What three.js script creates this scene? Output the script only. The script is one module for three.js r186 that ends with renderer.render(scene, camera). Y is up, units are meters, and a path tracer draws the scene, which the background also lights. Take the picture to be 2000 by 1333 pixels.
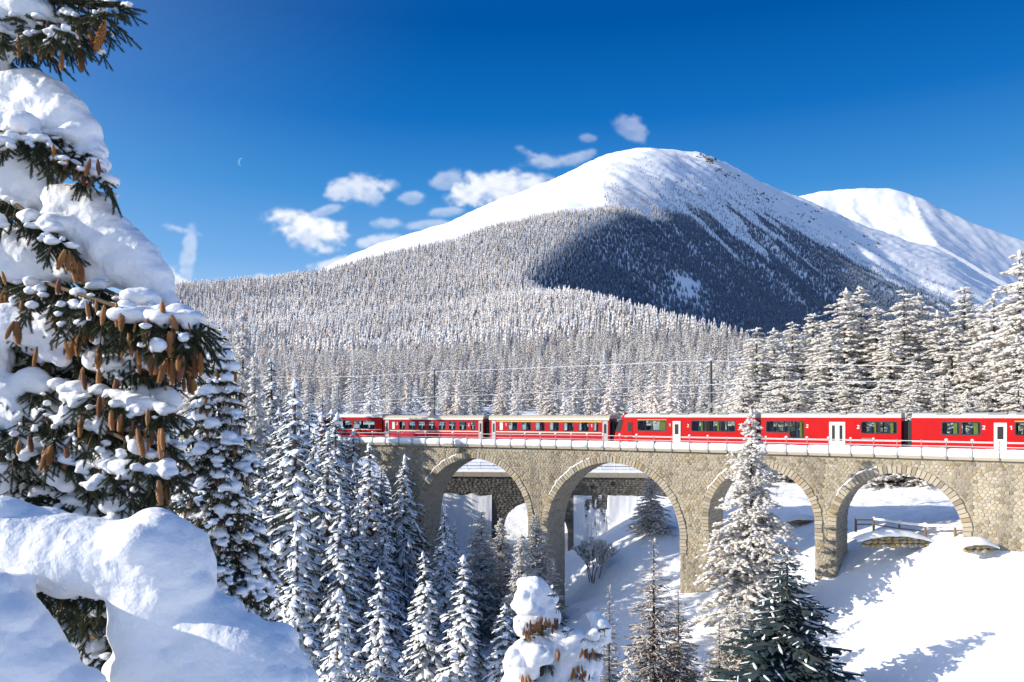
import * as THREE from 'three';
import { mergeGeometries } from 'three/addons/utils/BufferGeometryUtils.js';
import { FontLoader } from 'three/addons/loaders/FontLoader.js';
import { TextGeometry } from 'three/addons/geometries/TextGeometry.js';
import { RoundedBoxGeometry } from 'three/addons/geometries/RoundedBoxGeometry.js';

// ---------------------------------------------------------------- camera, sky, sun, exposure
const W = 1024, H = 682, F = 1500, CX = 1000, HY = 810;          // focal length and horizon in the photograph's pixels
const scene = new THREE.Scene();
const camera = new THREE.PerspectiveCamera(2 * Math.atan(666.5 / F) * 180 / Math.PI, W / H, 0.2, 30000);
camera.setViewOffset(W, H, 0, -(HY - 666.5) / 1333 * H, W, H);
const SUN_AZ = -101 * Math.PI / 180, SUN_EL = 22 * Math.PI / 180;
const sunDir = new THREE.Vector3(Math.sin(SUN_AZ) * Math.cos(SUN_EL), Math.sin(SUN_EL), -Math.cos(SUN_AZ) * Math.cos(SUN_EL));
const sun = new THREE.DirectionalLight(new THREE.Color(1, 0.91, 0.78), 5);
sun.name = 'sun'; sun.position.copy(sunDir).multiplyScalar(400); sun.castShadow = true;
sun.shadow.mapSize.set(4096, 4096);
Object.assign(sun.shadow.camera, { left: -200, right: 200, top: 120, bottom: -120, near: 1, far: 900 });
scene.add(sun); scene.add(sun.target);
const EXPOSURE = 1.22;

// ---------------------------------------------------------------- random numbers and noise
function rng(seed) { let s = seed | 0; return () => { s = (s + 0x6d2b79f5) | 0; let t = Math.imul(s ^ (s >>> 15), 1 | s); t = (t + Math.imul(t ^ (t >>> 7), 61 | t)) ^ t; return ((t ^ (t >>> 14)) >>> 0) / 4294967296; }; }
const hash3 = (x, y, z) => { let h = Math.imul(x, 374761393) ^ Math.imul(y, 668265263) ^ Math.imul(z, 2147483647 - 1640531527); h = Math.imul(h ^ (h >>> 13), 1274126177); return ((h ^ (h >>> 16)) >>> 0) / 4294967296; };
function vnoise(x, y, z = 0) {
  const ix = Math.floor(x), iy = Math.floor(y), iz = Math.floor(z); let fx = x - ix, fy = y - iy, fz = z - iz;
  fx = fx * fx * (3 - 2 * fx); fy = fy * fy * (3 - 2 * fy); fz = fz * fz * (3 - 2 * fz);
  const L = (a, b, t) => a + (b - a) * t;
  const p = (k) => L(L(hash3(ix, iy, iz + k), hash3(ix + 1, iy, iz + k), fx), L(hash3(ix, iy + 1, iz + k), hash3(ix + 1, iy + 1, iz + k), fx), fy);
  return fz === 0 ? p(0) : L(p(0), p(1), fz);
}
function fbm(x, y, z = 0, oct = 4) { let s = 0, a = 0.5, n = 0; for (let i = 0; i < oct; i++) { s += a * vnoise(x, y, z); n += a; a *= 0.5; x = x * 2.03 + 17.1; y = y * 2.03 + 5.3; z = z * 2.03; } return s / n; }
const clamp = (x, a = 0, b = 1) => Math.min(b, Math.max(a, x)), lerp = (a, b, t) => a + (b - a) * t;
const sstep = (a, b, x) => { const t = clamp((x - a) / (b - a)); return t * t * (3 - 2 * t); };
const lin = (r, g, b) => [r, g, b].map((c) => { c /= 255; return c <= 0.04045 ? c / 12.92 : ((c + 0.055) / 1.055) ** 2.4; });
const V = (x, y, z) => new THREE.Vector3(x, y, z);
const at = (px, py, Z) => V((px - CX) / F * Z, (HY - py) / F * Z, -Z);   // a point of the photograph at a chosen distance

// ---------------------------------------------------------------- sky: clear winter blue with a few small clouds over the ridge
{
  const w = 4096, h = 2048, data = new Float32Array(w * h * 4);
  const stops = [[0, lin(214, 226, 240)], [6, lin(166, 198, 233)], [11, lin(105, 160, 215)], [16, lin(58, 132, 198)], [21, lin(16, 102, 178)], [27, lin(0, 79, 153)], [42, lin(10, 82, 156)], [90, lin(22, 84, 152)]];
  const clouds = [[615, 455, 88, 30, 14, 1], [700, 372, 62, 26, -4, 0.75], [965, 372, 85, 42, -6, 0.95], [1030, 365, 60, 26, 8, 0.9], [755, 436, 30, 11, 0, 0.42], [800, 386, 24, 12, 0, 0.42], [872, 352, 30, 18, -20, 0.4], [640, 411, 42, 8, -16, 0.42],
    [748, 474, 62, 14, -4, 0.6], [655, 514, 60, 14, -12, 0.7], [338, 556, 52, 26, 10, 1], [366, 505, 13, 60, 8, 0.42], [345, 447, 46, 9, 14, 0.45], [1080, 316, 62, 14, -8, 0.42], [1040, 302, 30, 10, 30, 0.4], [1135, 306, 40, 10, -20, 0.4], [1237, 250, 34, 24, 30, 0.33],
    [1152, 270, 20, 8, 0, 0.25], [850, 440, 46, 10, -4, 0.4], [512, 546, 14, 10, 0, 0.5], [870, 415, 34, 9, -8, 0.4]];
  const cloudCol = lin(238, 240, 246), cloudShade = lin(196, 208, 228);
  for (let j = 0; j < h; j++) {
    const el = ((j + 0.5) / h - 0.5) * Math.PI, deg = el * 180 / Math.PI, y = Math.sin(el), c = Math.cos(el);
    let k = 0; while (k < stops.length - 2 && stops[k + 1][0] < deg) k++;
    const t = clamp((deg - stops[k][0]) / (stops[k + 1][0] - stops[k][0])), base = stops[k][1].map((v, i) => lerp(v, stops[k + 1][1][i], t));
    for (let i = 0; i < w; i++) {
      const az = ((i + 0.5) / w - 0.5) * 2 * Math.PI, x = Math.cos(az) * c, z = Math.sin(az) * c, o = (j * w + i) * 4;
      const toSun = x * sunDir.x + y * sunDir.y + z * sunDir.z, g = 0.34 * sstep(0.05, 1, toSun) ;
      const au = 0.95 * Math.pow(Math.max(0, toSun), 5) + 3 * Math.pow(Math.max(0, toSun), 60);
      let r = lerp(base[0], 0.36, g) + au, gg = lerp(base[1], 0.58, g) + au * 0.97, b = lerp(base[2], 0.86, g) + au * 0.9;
      if (deg > 3 && deg < 24 && z < -0.4) {
        const px = CX + F * x / -z, py = HY - F * y / -z;
        if (px > 150 && px < 1400) {
          let a = 0, top = 0;
          for (const [cx, cy, rx0, ry0, rot, dens] of clouds) { const rx = rx0 * 1.1, ry = ry0 * 1.15;
            const dx = px - cx, dy = py - cy; if (Math.abs(dx) > 1.6 * (rx + ry) || Math.abs(dy) > 1.6 * (rx + ry)) continue;
            const co = Math.cos(rot / 57.3), si = Math.sin(rot / 57.3), u = (dx * co + dy * si) / rx, v = (dy * co - dx * si) / ry;
            const e = 1 - Math.sqrt(u * u + v * v), n = fbm(px * 0.022 + cx, py * 0.034, 3.3, 6) - 0.5, n2 = fbm(px * 0.07, py * 0.1 + cy, 1.7, 4) - 0.5;
            const d = sstep(-0.08, 0.55, e + n * 1.7 + n2 * 0.7) * dens * sstep(-0.5, 0.15, e);
            if (d > a) { a = d; top = clamp(0.5 - v * 0.45 + n2 * 1.2); }
          }
          if (a > 0) { const cc = [0, 1, 2].map((q) => lerp(cloudShade[q], cloudCol[q], sstep(0.1, 0.75, top))); a *= 0.96; r = lerp(r, cc[0], a); gg = lerp(gg, cc[1], a); b = lerp(b, cc[2], a); }
        }
      }
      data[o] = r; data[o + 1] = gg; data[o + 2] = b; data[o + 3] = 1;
    }
  }
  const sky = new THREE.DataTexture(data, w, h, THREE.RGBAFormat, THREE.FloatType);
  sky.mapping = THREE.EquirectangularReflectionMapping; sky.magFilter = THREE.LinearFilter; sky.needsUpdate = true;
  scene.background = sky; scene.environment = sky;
}

// ---------------------------------------------------------------- naming and labelling
const taken = {};
function numbered(name) { const n = taken[name] = (taken[name] ?? -1) + 1; return n ? name + '_' + String(n).padStart(3, '0') : name; }
function tag(o, label, category, group) { o.userData.label = label; o.userData.category = category; if (group) o.userData.group = group; return o; }
function thing(name, label, category, pos = [0, 0, 0], turn = 0, group) {
  const o = new THREE.Group(); o.name = numbered(name); o.position.set(...pos); o.rotation.y = turn; scene.add(o);
  return tag(o, label, category, group);
}
function part(name, geo, mat, parent, extra) {
  const m = new THREE.Mesh(geo, mat); m.name = name; m.castShadow = m.receiveShadow = true; parent.add(m);
  if (extra) Object.assign(m.userData, extra);
  return m;
}
function struct(name, geo, mat) { const m = part(name, geo, mat, scene); m.userData.kind = 'structure'; return m; }
const STUFF = { kind: 'stuff' };

// ---------------------------------------------------------------- geometry collector
class GB {
  constructor() { this.p = []; this.i = []; this.c = []; this.u = []; this.col = [1, 1, 1]; }
  get n() { return this.p.length / 3; }
  v(x, y, z, u = x + z * 0.61, w = y + z * 0.37) { this.p.push(x, y, z); this.u.push(u, w); this.c.push(...this.col); return this.p.length / 3 - 1; }
  t(a, b, c) { this.i.push(a, b, c); }
  q(a, b, c, d) { this.i.push(a, b, c, a, c, d); }
  quad(A, B, C, D) { const k = this.n; for (const P of [A, B, C, D]) this.v(...P); this.q(k, k + 1, k + 2, k + 3); }
  tri(A, B, C) { const k = this.n; for (const P of [A, B, C]) this.v(...P); this.t(k, k + 1, k + 2); }
  box(x0, x1, y0, y1, z0, z1) {
    const a = [x0, y0, z0], b = [x1, y0, z0], c = [x1, y1, z0], d = [x0, y1, z0], e = [x0, y0, z1], f = [x1, y0, z1], g = [x1, y1, z1], h = [x0, y1, z1];
    this.quad(e, f, g, h); this.quad(b, a, d, c); this.quad(a, e, h, d); this.quad(f, b, c, g); this.quad(h, g, c, d); this.quad(a, b, f, e); return this;
  }
  geo(map, smooth = true, colors = false) {
    const g = new THREE.BufferGeometry(), p = new Float32Array(this.p);
    if (map) for (let k = 0; k < p.length; k += 3) { const q = map(p[k], p[k + 1], p[k + 2]); p[k] = q[0]; p[k + 1] = q[1]; p[k + 2] = q[2]; }
    g.setAttribute('position', new THREE.BufferAttribute(p, 3)); g.setAttribute('uv', new THREE.BufferAttribute(new Float32Array(this.u), 2));
    if (colors) g.setAttribute('color', new THREE.BufferAttribute(new Float32Array(this.c), 3));
    g.setIndex(this.i); g.computeVertexNormals(); return g;
  }
}
const rod = (a, b, r0, r1 = r0, seg = 6) => {                       // a tapered rod between two points
  const d = b.clone().sub(a), L = d.length(), g = new THREE.CylinderGeometry(r1, r0, L, seg, 1);
  g.translate(0, L / 2, 0); g.applyQuaternion(new THREE.Quaternion().setFromUnitVectors(V(0, 1, 0), d.normalize())); g.translate(a.x, a.y, a.z); return g;
};

// ---------------------------------------------------------------- textures and materials
function tex(n, f, srgb = false, channels = 1) {
  const d = new Uint8Array(n * n * 4);
  for (let y = 0; y < n; y++) for (let x = 0; x < n; x++) { const v = f(x / n, y / n), o = (y * n + x) * 4; if (channels === 1) d[o] = d[o + 1] = d[o + 2] = clamp(v) * 255; else { d[o] = clamp(v[0]) * 255; d[o + 1] = clamp(v[1]) * 255; d[o + 2] = clamp(v[2]) * 255; } d[o + 3] = 255; }
  const t = new THREE.DataTexture(d, n, n); t.wrapS = t.wrapT = THREE.RepeatWrapping; t.magFilter = THREE.LinearFilter; t.needsUpdate = true; if (srgb) t.colorSpace = THREE.SRGBColorSpace; return t;
}
const tileFbm = (u, v, f, oct, seed) => {                             // noise that repeats over the tile
  let s = 0, a = 0.5, n = 0;
  for (let k = 0; k < oct; k++) { const x = u * f, y = v * f, ix = Math.floor(x), iy = Math.floor(y); let fx = x - ix, fy = y - iy; fx = fx * fx * (3 - 2 * fx); fy = fy * fy * (3 - 2 * fy); const h = (i, j) => hash3((i % f + f) % f, (j % f + f) % f, seed + k * 7); s += a * lerp(lerp(h(ix, iy), h(ix + 1, iy), fx), lerp(h(ix, iy + 1), h(ix + 1, iy + 1), fx), fy); n += a; a *= 0.55; f *= 2; }
  return s / n;
};
const bumpTex = tex(512, (u, v) => tileFbm(u, v, 6, 6, 11));
const grimeTex = tex(512, (u, v) => { const s = tileFbm(u, v * 0.999, 5, 5, 31), d = tileFbm(u, v, 24, 3, 77); const k = 0.78 + 0.26 * s + 0.06 * (d - 0.5); return [k, k, k]; }, false, 3);
const rep = (t, r) => { const c = t.clone(); c.repeat.set(r, r); c.needsUpdate = true; return c; };
const std = (o) => new THREE.MeshStandardMaterial(o);
const rgb = (r, g, b) => new THREE.Color().setRGB(r, g, b);
const M = {
  snowGround: std({ color: rgb(0.84, 0.86, 0.885), roughness: 0.85, bumpMap: rep(bumpTex, 0.12), bumpScale: 0.22 }),
  snowFar: std({ color: rgb(0.84, 0.86, 0.885), roughness: 0.9 }),
  snow: std({ color: rgb(0.85, 0.865, 0.885), roughness: 0.85 }),
  snowNear: std({ color: rgb(0.85, 0.865, 0.885), roughness: 0.8, bumpMap: rep(bumpTex, 6), bumpScale: 0.006 }),
  frost: new THREE.MeshPhysicalMaterial({ color: rgb(0.88, 0.865, 0.84), roughness: 1, transmission: 0.35, thickness: 0, specularIntensity: 0.2 }),
  larchTwig: new THREE.MeshPhysicalMaterial({ color: rgb(0.66, 0.59, 0.49), roughness: 1, transmission: 0.4, thickness: 0, specularIntensity: 0.1 }),
  larchDark: std({ color: rgb(0.27, 0.22, 0.18), roughness: 0.95 }),
  needle: std({ color: rgb(0.055, 0.07, 0.055), roughness: 0.9 }),
  needleBlue: std({ color: rgb(0.025, 0.05, 0.055), roughness: 0.9 }),
  needleNear: std({ color: rgb(0.045, 0.058, 0.022), roughness: 0.7 }),
  bark: std({ color: rgb(0.1, 0.075, 0.055), roughness: 1, bumpMap: rep(bumpTex, 4), bumpScale: 0.02 }),
  twigBark: std({ color: rgb(0.11, 0.075, 0.04), roughness: 0.9 }),
  cone: std({ color: rgb(0.4, 0.17, 0.045), roughness: 0.6 }),
  forest: new THREE.MeshPhysicalMaterial({ color: rgb(1, 1, 1), roughness: 1, vertexColors: true, transmission: 0.35, thickness: 0, specularIntensity: 0.1 }),
  mortar: std({ color: rgb(0.34, 0.3, 0.225), roughness: 1, bumpMap: rep(bumpTex, 0.5), bumpScale: 0.05 }),
  stone: std({ color: rgb(1, 1, 1), roughness: 0.92, vertexColors: true, bumpMap: rep(bumpTex, 1.2), bumpScale: 0.03 }),
  greyStone: std({ color: rgb(0.22, 0.2, 0.165), roughness: 1, bumpMap: rep(bumpTex, 0.6), bumpScale: 0.05 }),
  concrete: std({ color: rgb(0.42, 0.37, 0.27), roughness: 0.95, bumpMap: rep(bumpTex, 0.7), bumpScale: 0.02 }),
  steel: std({ color: rgb(0.3, 0.31, 0.32), roughness: 0.6, metalness: 0.4 }),
  pole: std({ color: rgb(0.09, 0.085, 0.075), roughness: 0.9 }),
  wood: std({ color: rgb(0.2, 0.14, 0.085), roughness: 0.95 }),
  red: new THREE.MeshPhysicalMaterial({ color: rgb(0.52, 0.002, 0.003), roughness: 0.5, map: rep(grimeTex, 0.22), clearcoat: 0.12, clearcoatRoughness: 0.2, specularIntensity: 0.4 }),
  oldRed: new THREE.MeshPhysicalMaterial({ color: rgb(0.45, 0.006, 0.02), roughness: 0.55, map: rep(grimeTex, 0.25), clearcoat: 0.1, clearcoatRoughness: 0.3, specularIntensity: 0.4 }),
  darkRed: std({ color: rgb(0.2, 0.006, 0.012), roughness: 0.6 }),
  white: std({ color: rgb(0.72, 0.71, 0.66), roughness: 0.5 }),
  cream: std({ color: rgb(0.66, 0.6, 0.46), roughness: 0.6 }),
  roofOld: std({ color: rgb(0.5, 0.45, 0.33), roughness: 0.8 }),
  roofNew: std({ color: rgb(0.5, 0.52, 0.48), roughness: 0.7 }),
  roofKit: std({ color: rgb(0.24, 0.26, 0.25), roughness: 0.7 }),
  yellow: std({ color: rgb(0.75, 0.42, 0.015), roughness: 0.5 }),
  black: std({ color: rgb(0.012, 0.012, 0.014), roughness: 0.6 }),
  frame: std({ color: rgb(0.03, 0.03, 0.035), roughness: 0.45 }),
  alu: std({ color: rgb(0.5, 0.5, 0.5), roughness: 0.4, metalness: 0.5 }),
  seat: std({ color: rgb(0.04, 0.07, 0.2), roughness: 0.9 }),
  seatLime: std({ color: rgb(0.42, 0.42, 0.06), roughness: 0.9 }),
  interior: std({ color: rgb(0.4, 0.38, 0.3), roughness: 0.9 }),
  floor: std({ color: rgb(0.06, 0.06, 0.07), roughness: 0.9 }),
  glass: new THREE.MeshPhysicalMaterial({ color: rgb(0.72, 0.78, 0.74), roughness: 0.03, transmission: 1, thickness: 0, ior: 1.5 }),
};

// ---------------------------------------------------------------- the line of the railway: a gentle arc, t metres along it, n metres towards the camera
const TH = 29 * Math.PI / 180, T0 = 10, RC = 260, LX = 8.83, LZ = 89.3;
function onLine(t, n = 0) { const a = TH + (t - T0) / RC, s = Math.sin(a), c = Math.cos(a); return { X: LX + RC * (s - Math.sin(TH)) - n * s, Z: LZ + RC * (c - Math.cos(TH)) - n * c, a }; }
const line3 = (t, y, n = 0) => { const q = onLine(t, n); return [q.X, y, -q.Z]; };
function tOf(px, n = 0) { const u = (px - CX) / F; let a = -90, b = 110; for (let k = 0; k < 50; k++) { const m = (a + b) / 2, q = onLine(m, n); if (q.X / q.Z < u) a = m; else b = m; } return (a + b) / 2; }
const yOf = (px, py, n = 0) => { const q = onLine(tOf(px, n), n); return (HY - py) / F * q.Z; };

// ---------------------------------------------------------------- ground: a thin-plate surface near the viaduct, mountains beyond
const ctrl = [];
for (const [px, py, Z] of [[1990, 1048, 69], [1880, 1034, 72], [1650, 1092, 77.5], [1340, 1152, 84.5], [1110, 1188, 92], [1990, 1333, 50], [1990, 1200, 59], [1700, 1333, 57], [1700, 1200, 67], [1500, 1333, 62], [1300, 1333, 66], [1300, 1230, 75], [1130, 1300, 74],
  [1760, 1000, 88], [1760, 925, 112], [1900, 1000, 86], [1990, 950, 98], [1540, 1035, 92], [1540, 935, 118], [1440, 1062, 94], [1250, 1050, 101], [1290, 985, 114], [1180, 1112, 98], [1125, 1200, 95],
  [1000, 1010, 146], [1000, 905, 185], [800, 880, 185], [1200, 895, 180], [1500, 868, 160], [1800, 850, 145], [2100, 835, 140], [2200, 1040, 66]]) { const p = at(px, py, Z); ctrl.push([p.x, -p.z, p.y]); }
for (const p of [[-5, 75, -28], [-15, 90, -28], [-30, 100, -26], [-45, 85, -22], [-25, 60, -28], [-10, 45, -28], [10, 45, -27], [0, 20, -26], [-6, 3, -24], [30, 22, -24], [55, 30, -18], [75, 45, -13], [0, -40, -24], [-60, 30, -18], [-70, 100, -16], [-8, 122, -21], [10, 122, -21], [90, 10, -16], [-60, 160, -8], [-90, -20, -14], [90, 90, -6], [130, 150, 0], [-130, 120, -10], [130, 30, -8], [80, -60, -16]]) ctrl.push(p);
const tps = (() => {
  const n = ctrl.length, N = n + 3, A = [], phi = (r2) => r2 > 1e-9 ? 0.5 * r2 * Math.log(r2) : 0;
  for (let i = 0; i < N; i++) A.push(new Float64Array(N + 1));
  for (let i = 0; i < n; i++) { const [x, z, y] = ctrl[i]; for (let j = 0; j < n; j++) A[i][j] = phi(((x - ctrl[j][0]) ** 2 + (z - ctrl[j][1]) ** 2) / 1e4); A[i][i] += 2e-4; A[i][n] = A[n][i] = 1; A[i][n + 1] = A[n + 1][i] = x / 100; A[i][n + 2] = A[n + 2][i] = z / 100; A[i][N] = y; }
  for (let c = 0; c < N; c++) { let m = c; for (let r = c + 1; r < N; r++) if (Math.abs(A[r][c]) > Math.abs(A[m][c])) m = r; [A[c], A[m]] = [A[m], A[c]]; for (let r = 0; r < N; r++) if (r !== c) { const f = A[r][c] / A[c][c]; if (f) for (let k = c; k <= N; k++) A[r][k] -= f * A[c][k]; } }
  const w = A.map((r, i) => r[N] / r[i]);
  return (x, z) => { let s = w[n] + w[n + 1] * x / 100 + w[n + 2] * z / 100; for (let j = 0; j < n; j++) s += w[j] * phi(((x - ctrl[j][0]) ** 2 + (z - ctrl[j][1]) ** 2) / 1e4); return s; };
})();
// profiles of the hillside and mountain by bearing: [depth, height as seen in the photograph]
const K = [
  [100, [260, 840], [500, 759], [800, 699], [1000, 680], [1200, 645], [1450, 610], [2200, 650], [4500, 740]],
  [340, [260, 838], [500, 756], [800, 679], [1000, 655], [1250, 608], [1500, 573], [2300, 610], [4500, 720]],
  [480, [260, 836], [500, 754], [820, 676], [1040, 648], [1300, 600], [1600, 562], [2400, 600], [4500, 720]],
  [600, [260, 834], [500, 754], [850, 674], [1100, 640], [1400, 582], [1700, 543], [2600, 566], [4500, 680]],
  [700, [260, 832], [500, 750], [900, 666], [1200, 624], [1500, 564], [1850, 516], [3300, 507], [4800, 600]],
  [850, [260, 830], [500, 746], [900, 661], [1250, 607], [1600, 538], [2000, 484], [3900, 452], [5000, 520]],
  [990, [260, 830], [500, 744], [1080, 608], [1350, 569], [1650, 514], [2150, 446], [4200, 395], [5300, 470]],
  [1045, [260, 830], [500, 742], [1120, 598], [1360, 557], [1720, 507], [2220, 434], [4280, 370], [5300, 430]],
  [1100, [260, 830], [500, 741], [1130, 588], [1400, 590], [1800, 508], [2270, 422], [4350, 345], [5300, 420]],
  [1200, [260, 830], [480, 739], [950, 616], [1250, 646], [1850, 530], [2380, 414], [4450, 302], [5300, 400]],
  [1270, [260, 830], [460, 742], [850, 636], [1200, 668], [2000, 545], [2600, 424], [4500, 292], [5400, 380]],
  [1375, [260, 830], [430, 752], [720, 666], [1150, 700], [2200, 565], [3050, 424], [4700, 301], [5600, 370]],
  [1450, [260, 830], [400, 769], [620, 692], [1100, 724], [2350, 592], [3300, 440], [5000, 336], [5900, 390]],
  [1530, [260, 830], [380, 779], [500, 735], [1000, 745], [2450, 618], [3450, 468], [5300, 376], [6200, 420]],
  [1600, [260, 830], [370, 784], [450, 765], [950, 755], [2500, 640], [3500, 500], [5500, 404], [6300, 450]],
  [1700, [260, 830], [370, 789], [450, 780], [950, 765], [2450, 670], [3450, 545], [5600, 447], [6300, 490]],
  [1830, [260, 830], [370, 794], [450, 790], [950, 775], [2350, 705], [3300, 598], [5600, 486], [6300, 540]],
  [1960, [260, 830], [370, 794], [450, 795], [950, 780], [2250, 725], [3150, 650], [5300, 562], [6300, 610]],
  [2120, [260, 830], [370, 796], [450, 798], [950, 785], [2200, 740], [3000, 690], [5000, 640], [6300, 700]],
];
const spl = (a, b, c, d, t) => b + 0.5 * t * (c - a + t * (2 * a - 5 * b + 4 * c - d + t * (3 * (b - c) + d - a)));
function profile(px) {
  let k = 0; while (k < K.length - 2 && K[k + 1][0] < px) k++;
  const t = clamp((px - K[k][0]) / (K[k + 1][0] - K[k][0])), t2 = lerp(t, t * t * (3 - 2 * t), 0.4), r = [];
  for (let j = 1; j <= 8; j++) { const A = K[k][j], B = K[k + 1][j], Z = lerp(A[0], B[0], t2); r.push([Z, (HY - lerp(A[1], B[1], t2)) / F * Z]); }
  return r;
}
let profiles = []; for (let px = 100; px <= 2120; px += 2) profiles.push(profile(px));
for (let pass = 0; pass < 2; pass++) profiles = profiles.map((P, i) => P.map((q, j) => { let z = 0, y = 0, n = 0; for (let d = -11; d <= 11; d++) { const o = profiles[clamp(i + d, 0, profiles.length - 1)][j]; z += o[0]; y += o[1]; n++; } return [z / n, y / n]; }));
function farBase(u, Z) {
  const f = clamp((CX + F * u - 100) / 2, 0, profiles.length - 1.001), i = Math.floor(f), t = f - i;
  const hp = (P) => { let k = 0; while (k < 6 && P[k + 1][0] < Z) k++; const a = P[Math.max(0, k - 1)], b = P[k], c = P[k + 1], d = P[Math.min(7, k + 2)], s = (Z - b[0]) / (c[0] - b[0]);
    if (s < 0) return b[1]; if (s > 1) return lerp(c[1], -60, clamp((s - 1) * 0.5));
    const h = c[0] - b[0], mb = clamp((c[1] - a[1]) / (c[0] - a[0] + 1e-6), -1, 1), mc = clamp((d[1] - b[1]) / (d[0] - b[0] + 1e-6), -1, 1), s2 = s * s, s3 = s2 * s;
    const m0 = k === 0 ? (c[1] - b[1]) / h : mb, m1 = k >= 6 ? (c[1] - b[1]) / h : mc;
    return (2 * s3 - 3 * s2 + 1) * b[1] + (s3 - 2 * s2 + s) * h * m0 + (-2 * s3 + 3 * s2) * c[1] + (s3 - s2) * h * m1; };
  return lerp(hp(profiles[i]), hp(profiles[i + 1]), t);
}
// the bare-sided ridge: it comes down from the shoulder, bends, and runs out to the right as a spur; its right side drops away in shade
const RIDGE = [[380, 1640], [500, 1540], [620, 1452], [720, 1376], [800, 1300], [950, 1200], [1150, 1098], [1330, 1022], [1500, 1002], [1750, 1048], [2000, 1100], [2400, 1212], [2700, 1290]];
function ridgeX(Z) { let k = 0; while (k < RIDGE.length - 2 && RIDGE[k + 1][0] < Z) k++; const t = clamp((Z - RIDGE[k][0]) / (RIDGE[k + 1][0] - RIDGE[k][0])), px = lerp(RIDGE[k][1], RIDGE[k + 1][1], t); return (px - CX) / F * Z; }
function hill(u, Z) {
  const b = farBase(u, Z); if (Z < 400 || Z > 2700) return b;
  const X = u * Z, d = X - ridgeX(Z); if (d <= 0) return b;
  const w = (1 - sstep(1400, 1560, CX + F * u)) * sstep(400, 620, Z) * (1 - sstep(2150, 2650, Z)), plane = farBase(ridgeX(Z) / Z, Z) - 0.66 * d + 12 * (1 - Math.exp(-d / 30));
  return b - Math.max(0, b - Math.max(plane, -10 + Z * 0.035)) * w;
}
const treeLine = (u) => { const f = clamp(Math.round((CX + F * u - 100) / 2), 0, profiles.length - 1); return profiles[f][5][0]; };
function groundH(X, Z) {
  const r = Math.hypot(X, Z), uu = Z > 1 ? clamp(X / Z, -1.2, 1.2) : (X < 0 ? -1.2 : 1.2), side = sstep(0.62, 1.15, Math.abs(uu));
  let h = 0; const w = sstep(185, 262, r);
  if (w < 1) h += (1 - w) * (r < 262 ? tps(clamp(X, -150, 150), clamp(Z, -80, 230)) : 0);
  if (w > 0) {
    const Ze = Z > 1 && Math.abs(X / Z) < 1.2 ? Z : r * 0.64;
    let f = hill(uu, Math.max(260, Ze));
    f = lerp(f, -10 + r * 0.07 * (1 - 0.5 * sstep(1500, 5000, r)), side);
    h += w * f;
  }
  // relief
  if (r < 300) h += (fbm(X * 0.09, Z * 0.09, 0, 4) - 0.5) * 1.5 * sstep(10, 40, r) + (fbm(X * 0.5, Z * 0.5, 0, 3) - 0.5) * 0.5;
  else { const a = sstep(300, 900, r); h += a * (fbm(X / 260, Z / 260, 5, 4) - 0.5) * 34 * sstep(500, 1500, r); }
  if (r > 2300) { const ru = sstep(2300, 3300, r), dg = (X * 0.80 - Z * 0.35) ; h += ru * ((Math.abs(fbm(X / 420, Z / 420, 9, 5) - 0.5) * -80 + 12) + (fbm(X / 70 + Z / 160, Z / 260, 2, 5) - 0.5) * 20 - Math.abs(fbm((X * 0.62 + Z * 0.5) / 150, (Z - X * 0.6) / 900, 6, 4) - 0.5) * 90 * sstep(700, 1100, X) * (1 - sstep(4300, 4800, r))); }
  return h;
}
{
  const angs = [], tan = (a) => Math.tan(a);
  for (let i = 0; i <= 660; i++) angs.push(Math.atan(lerp(-0.78, 0.78, i / 660)));
  const edge = Math.atan(0.78), rest = 2 * Math.PI - 2 * edge; for (let i = 1; i < 90; i++) angs.push(edge + rest * i / 90);
  const radii = [0.01]; { let r = 3; while (r < 7200) { radii.push(r); r += r > 900 && r < 2500 ? r * 0.0095 : r < 40 ? 2 : r < 130 ? 0.75 + r * 0.003 : r < 300 ? 1.5 + (r - 130) * 0.025 : r > 2500 && r < 5400 ? r * 0.009 : r * 0.0135; } radii.push(7400, 9000, 14000, 22000); }
  const build = (r0, r1, name, mat) => {
    const rr = radii.filter((r) => r >= r0 && r <= r1), n = angs.length, p = [], uv = [], ix = [];
    for (const r of rr) for (const a of angs) {
      const k = Math.cos(a) > 0.3 ? r / Math.cos(a) : r / 0.7885 * 1.0, rad = Math.abs(a) <= edge + 1e-6 ? r / Math.cos(a) : r / Math.cos(edge);
      const X = Math.sin(a) * rad, Z = Math.cos(a) * rad;
      p.push(X, r > 7300 ? -60 : groundH(X, Z), -Z); uv.push(X, Z);
    }
    for (let j = 0; j < rr.length - 1; j++) for (let i = 0; i < n; i++) { const a = j * n + i, b = j * n + (i + 1) % n, c = a + n, d = b + n; ix.push(a, b, d, a, d, c); }
    const g = new THREE.BufferGeometry(); g.setAttribute('position', new THREE.Float32BufferAttribute(p, 3)); g.setAttribute('uv', new THREE.Float32BufferAttribute(uv, 2)); g.setIndex(ix); g.computeVertexNormals();
    const o = struct(name, g, mat); return o;
  };
  const cut = radii.find((r) => r >= 255), cut2 = radii.find((r) => r >= 2650);
  tag(build(0, cut, 'snow_ground', M.snowGround), 'snow covered valley floor and slopes round the viaduct');
  tag(build(cut, cut2, 'wooded_hillside', M.snowFar), 'snowy hillside carrying the forest behind the railway');
  tag(build(cut2, 30000, 'snow_mountain', M.snowFar), 'snow covered mountain with smooth white left flank and shaded right flank');
  for (const o of scene.children) if (o.userData.kind === 'structure') delete o.userData.category;
}
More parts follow.
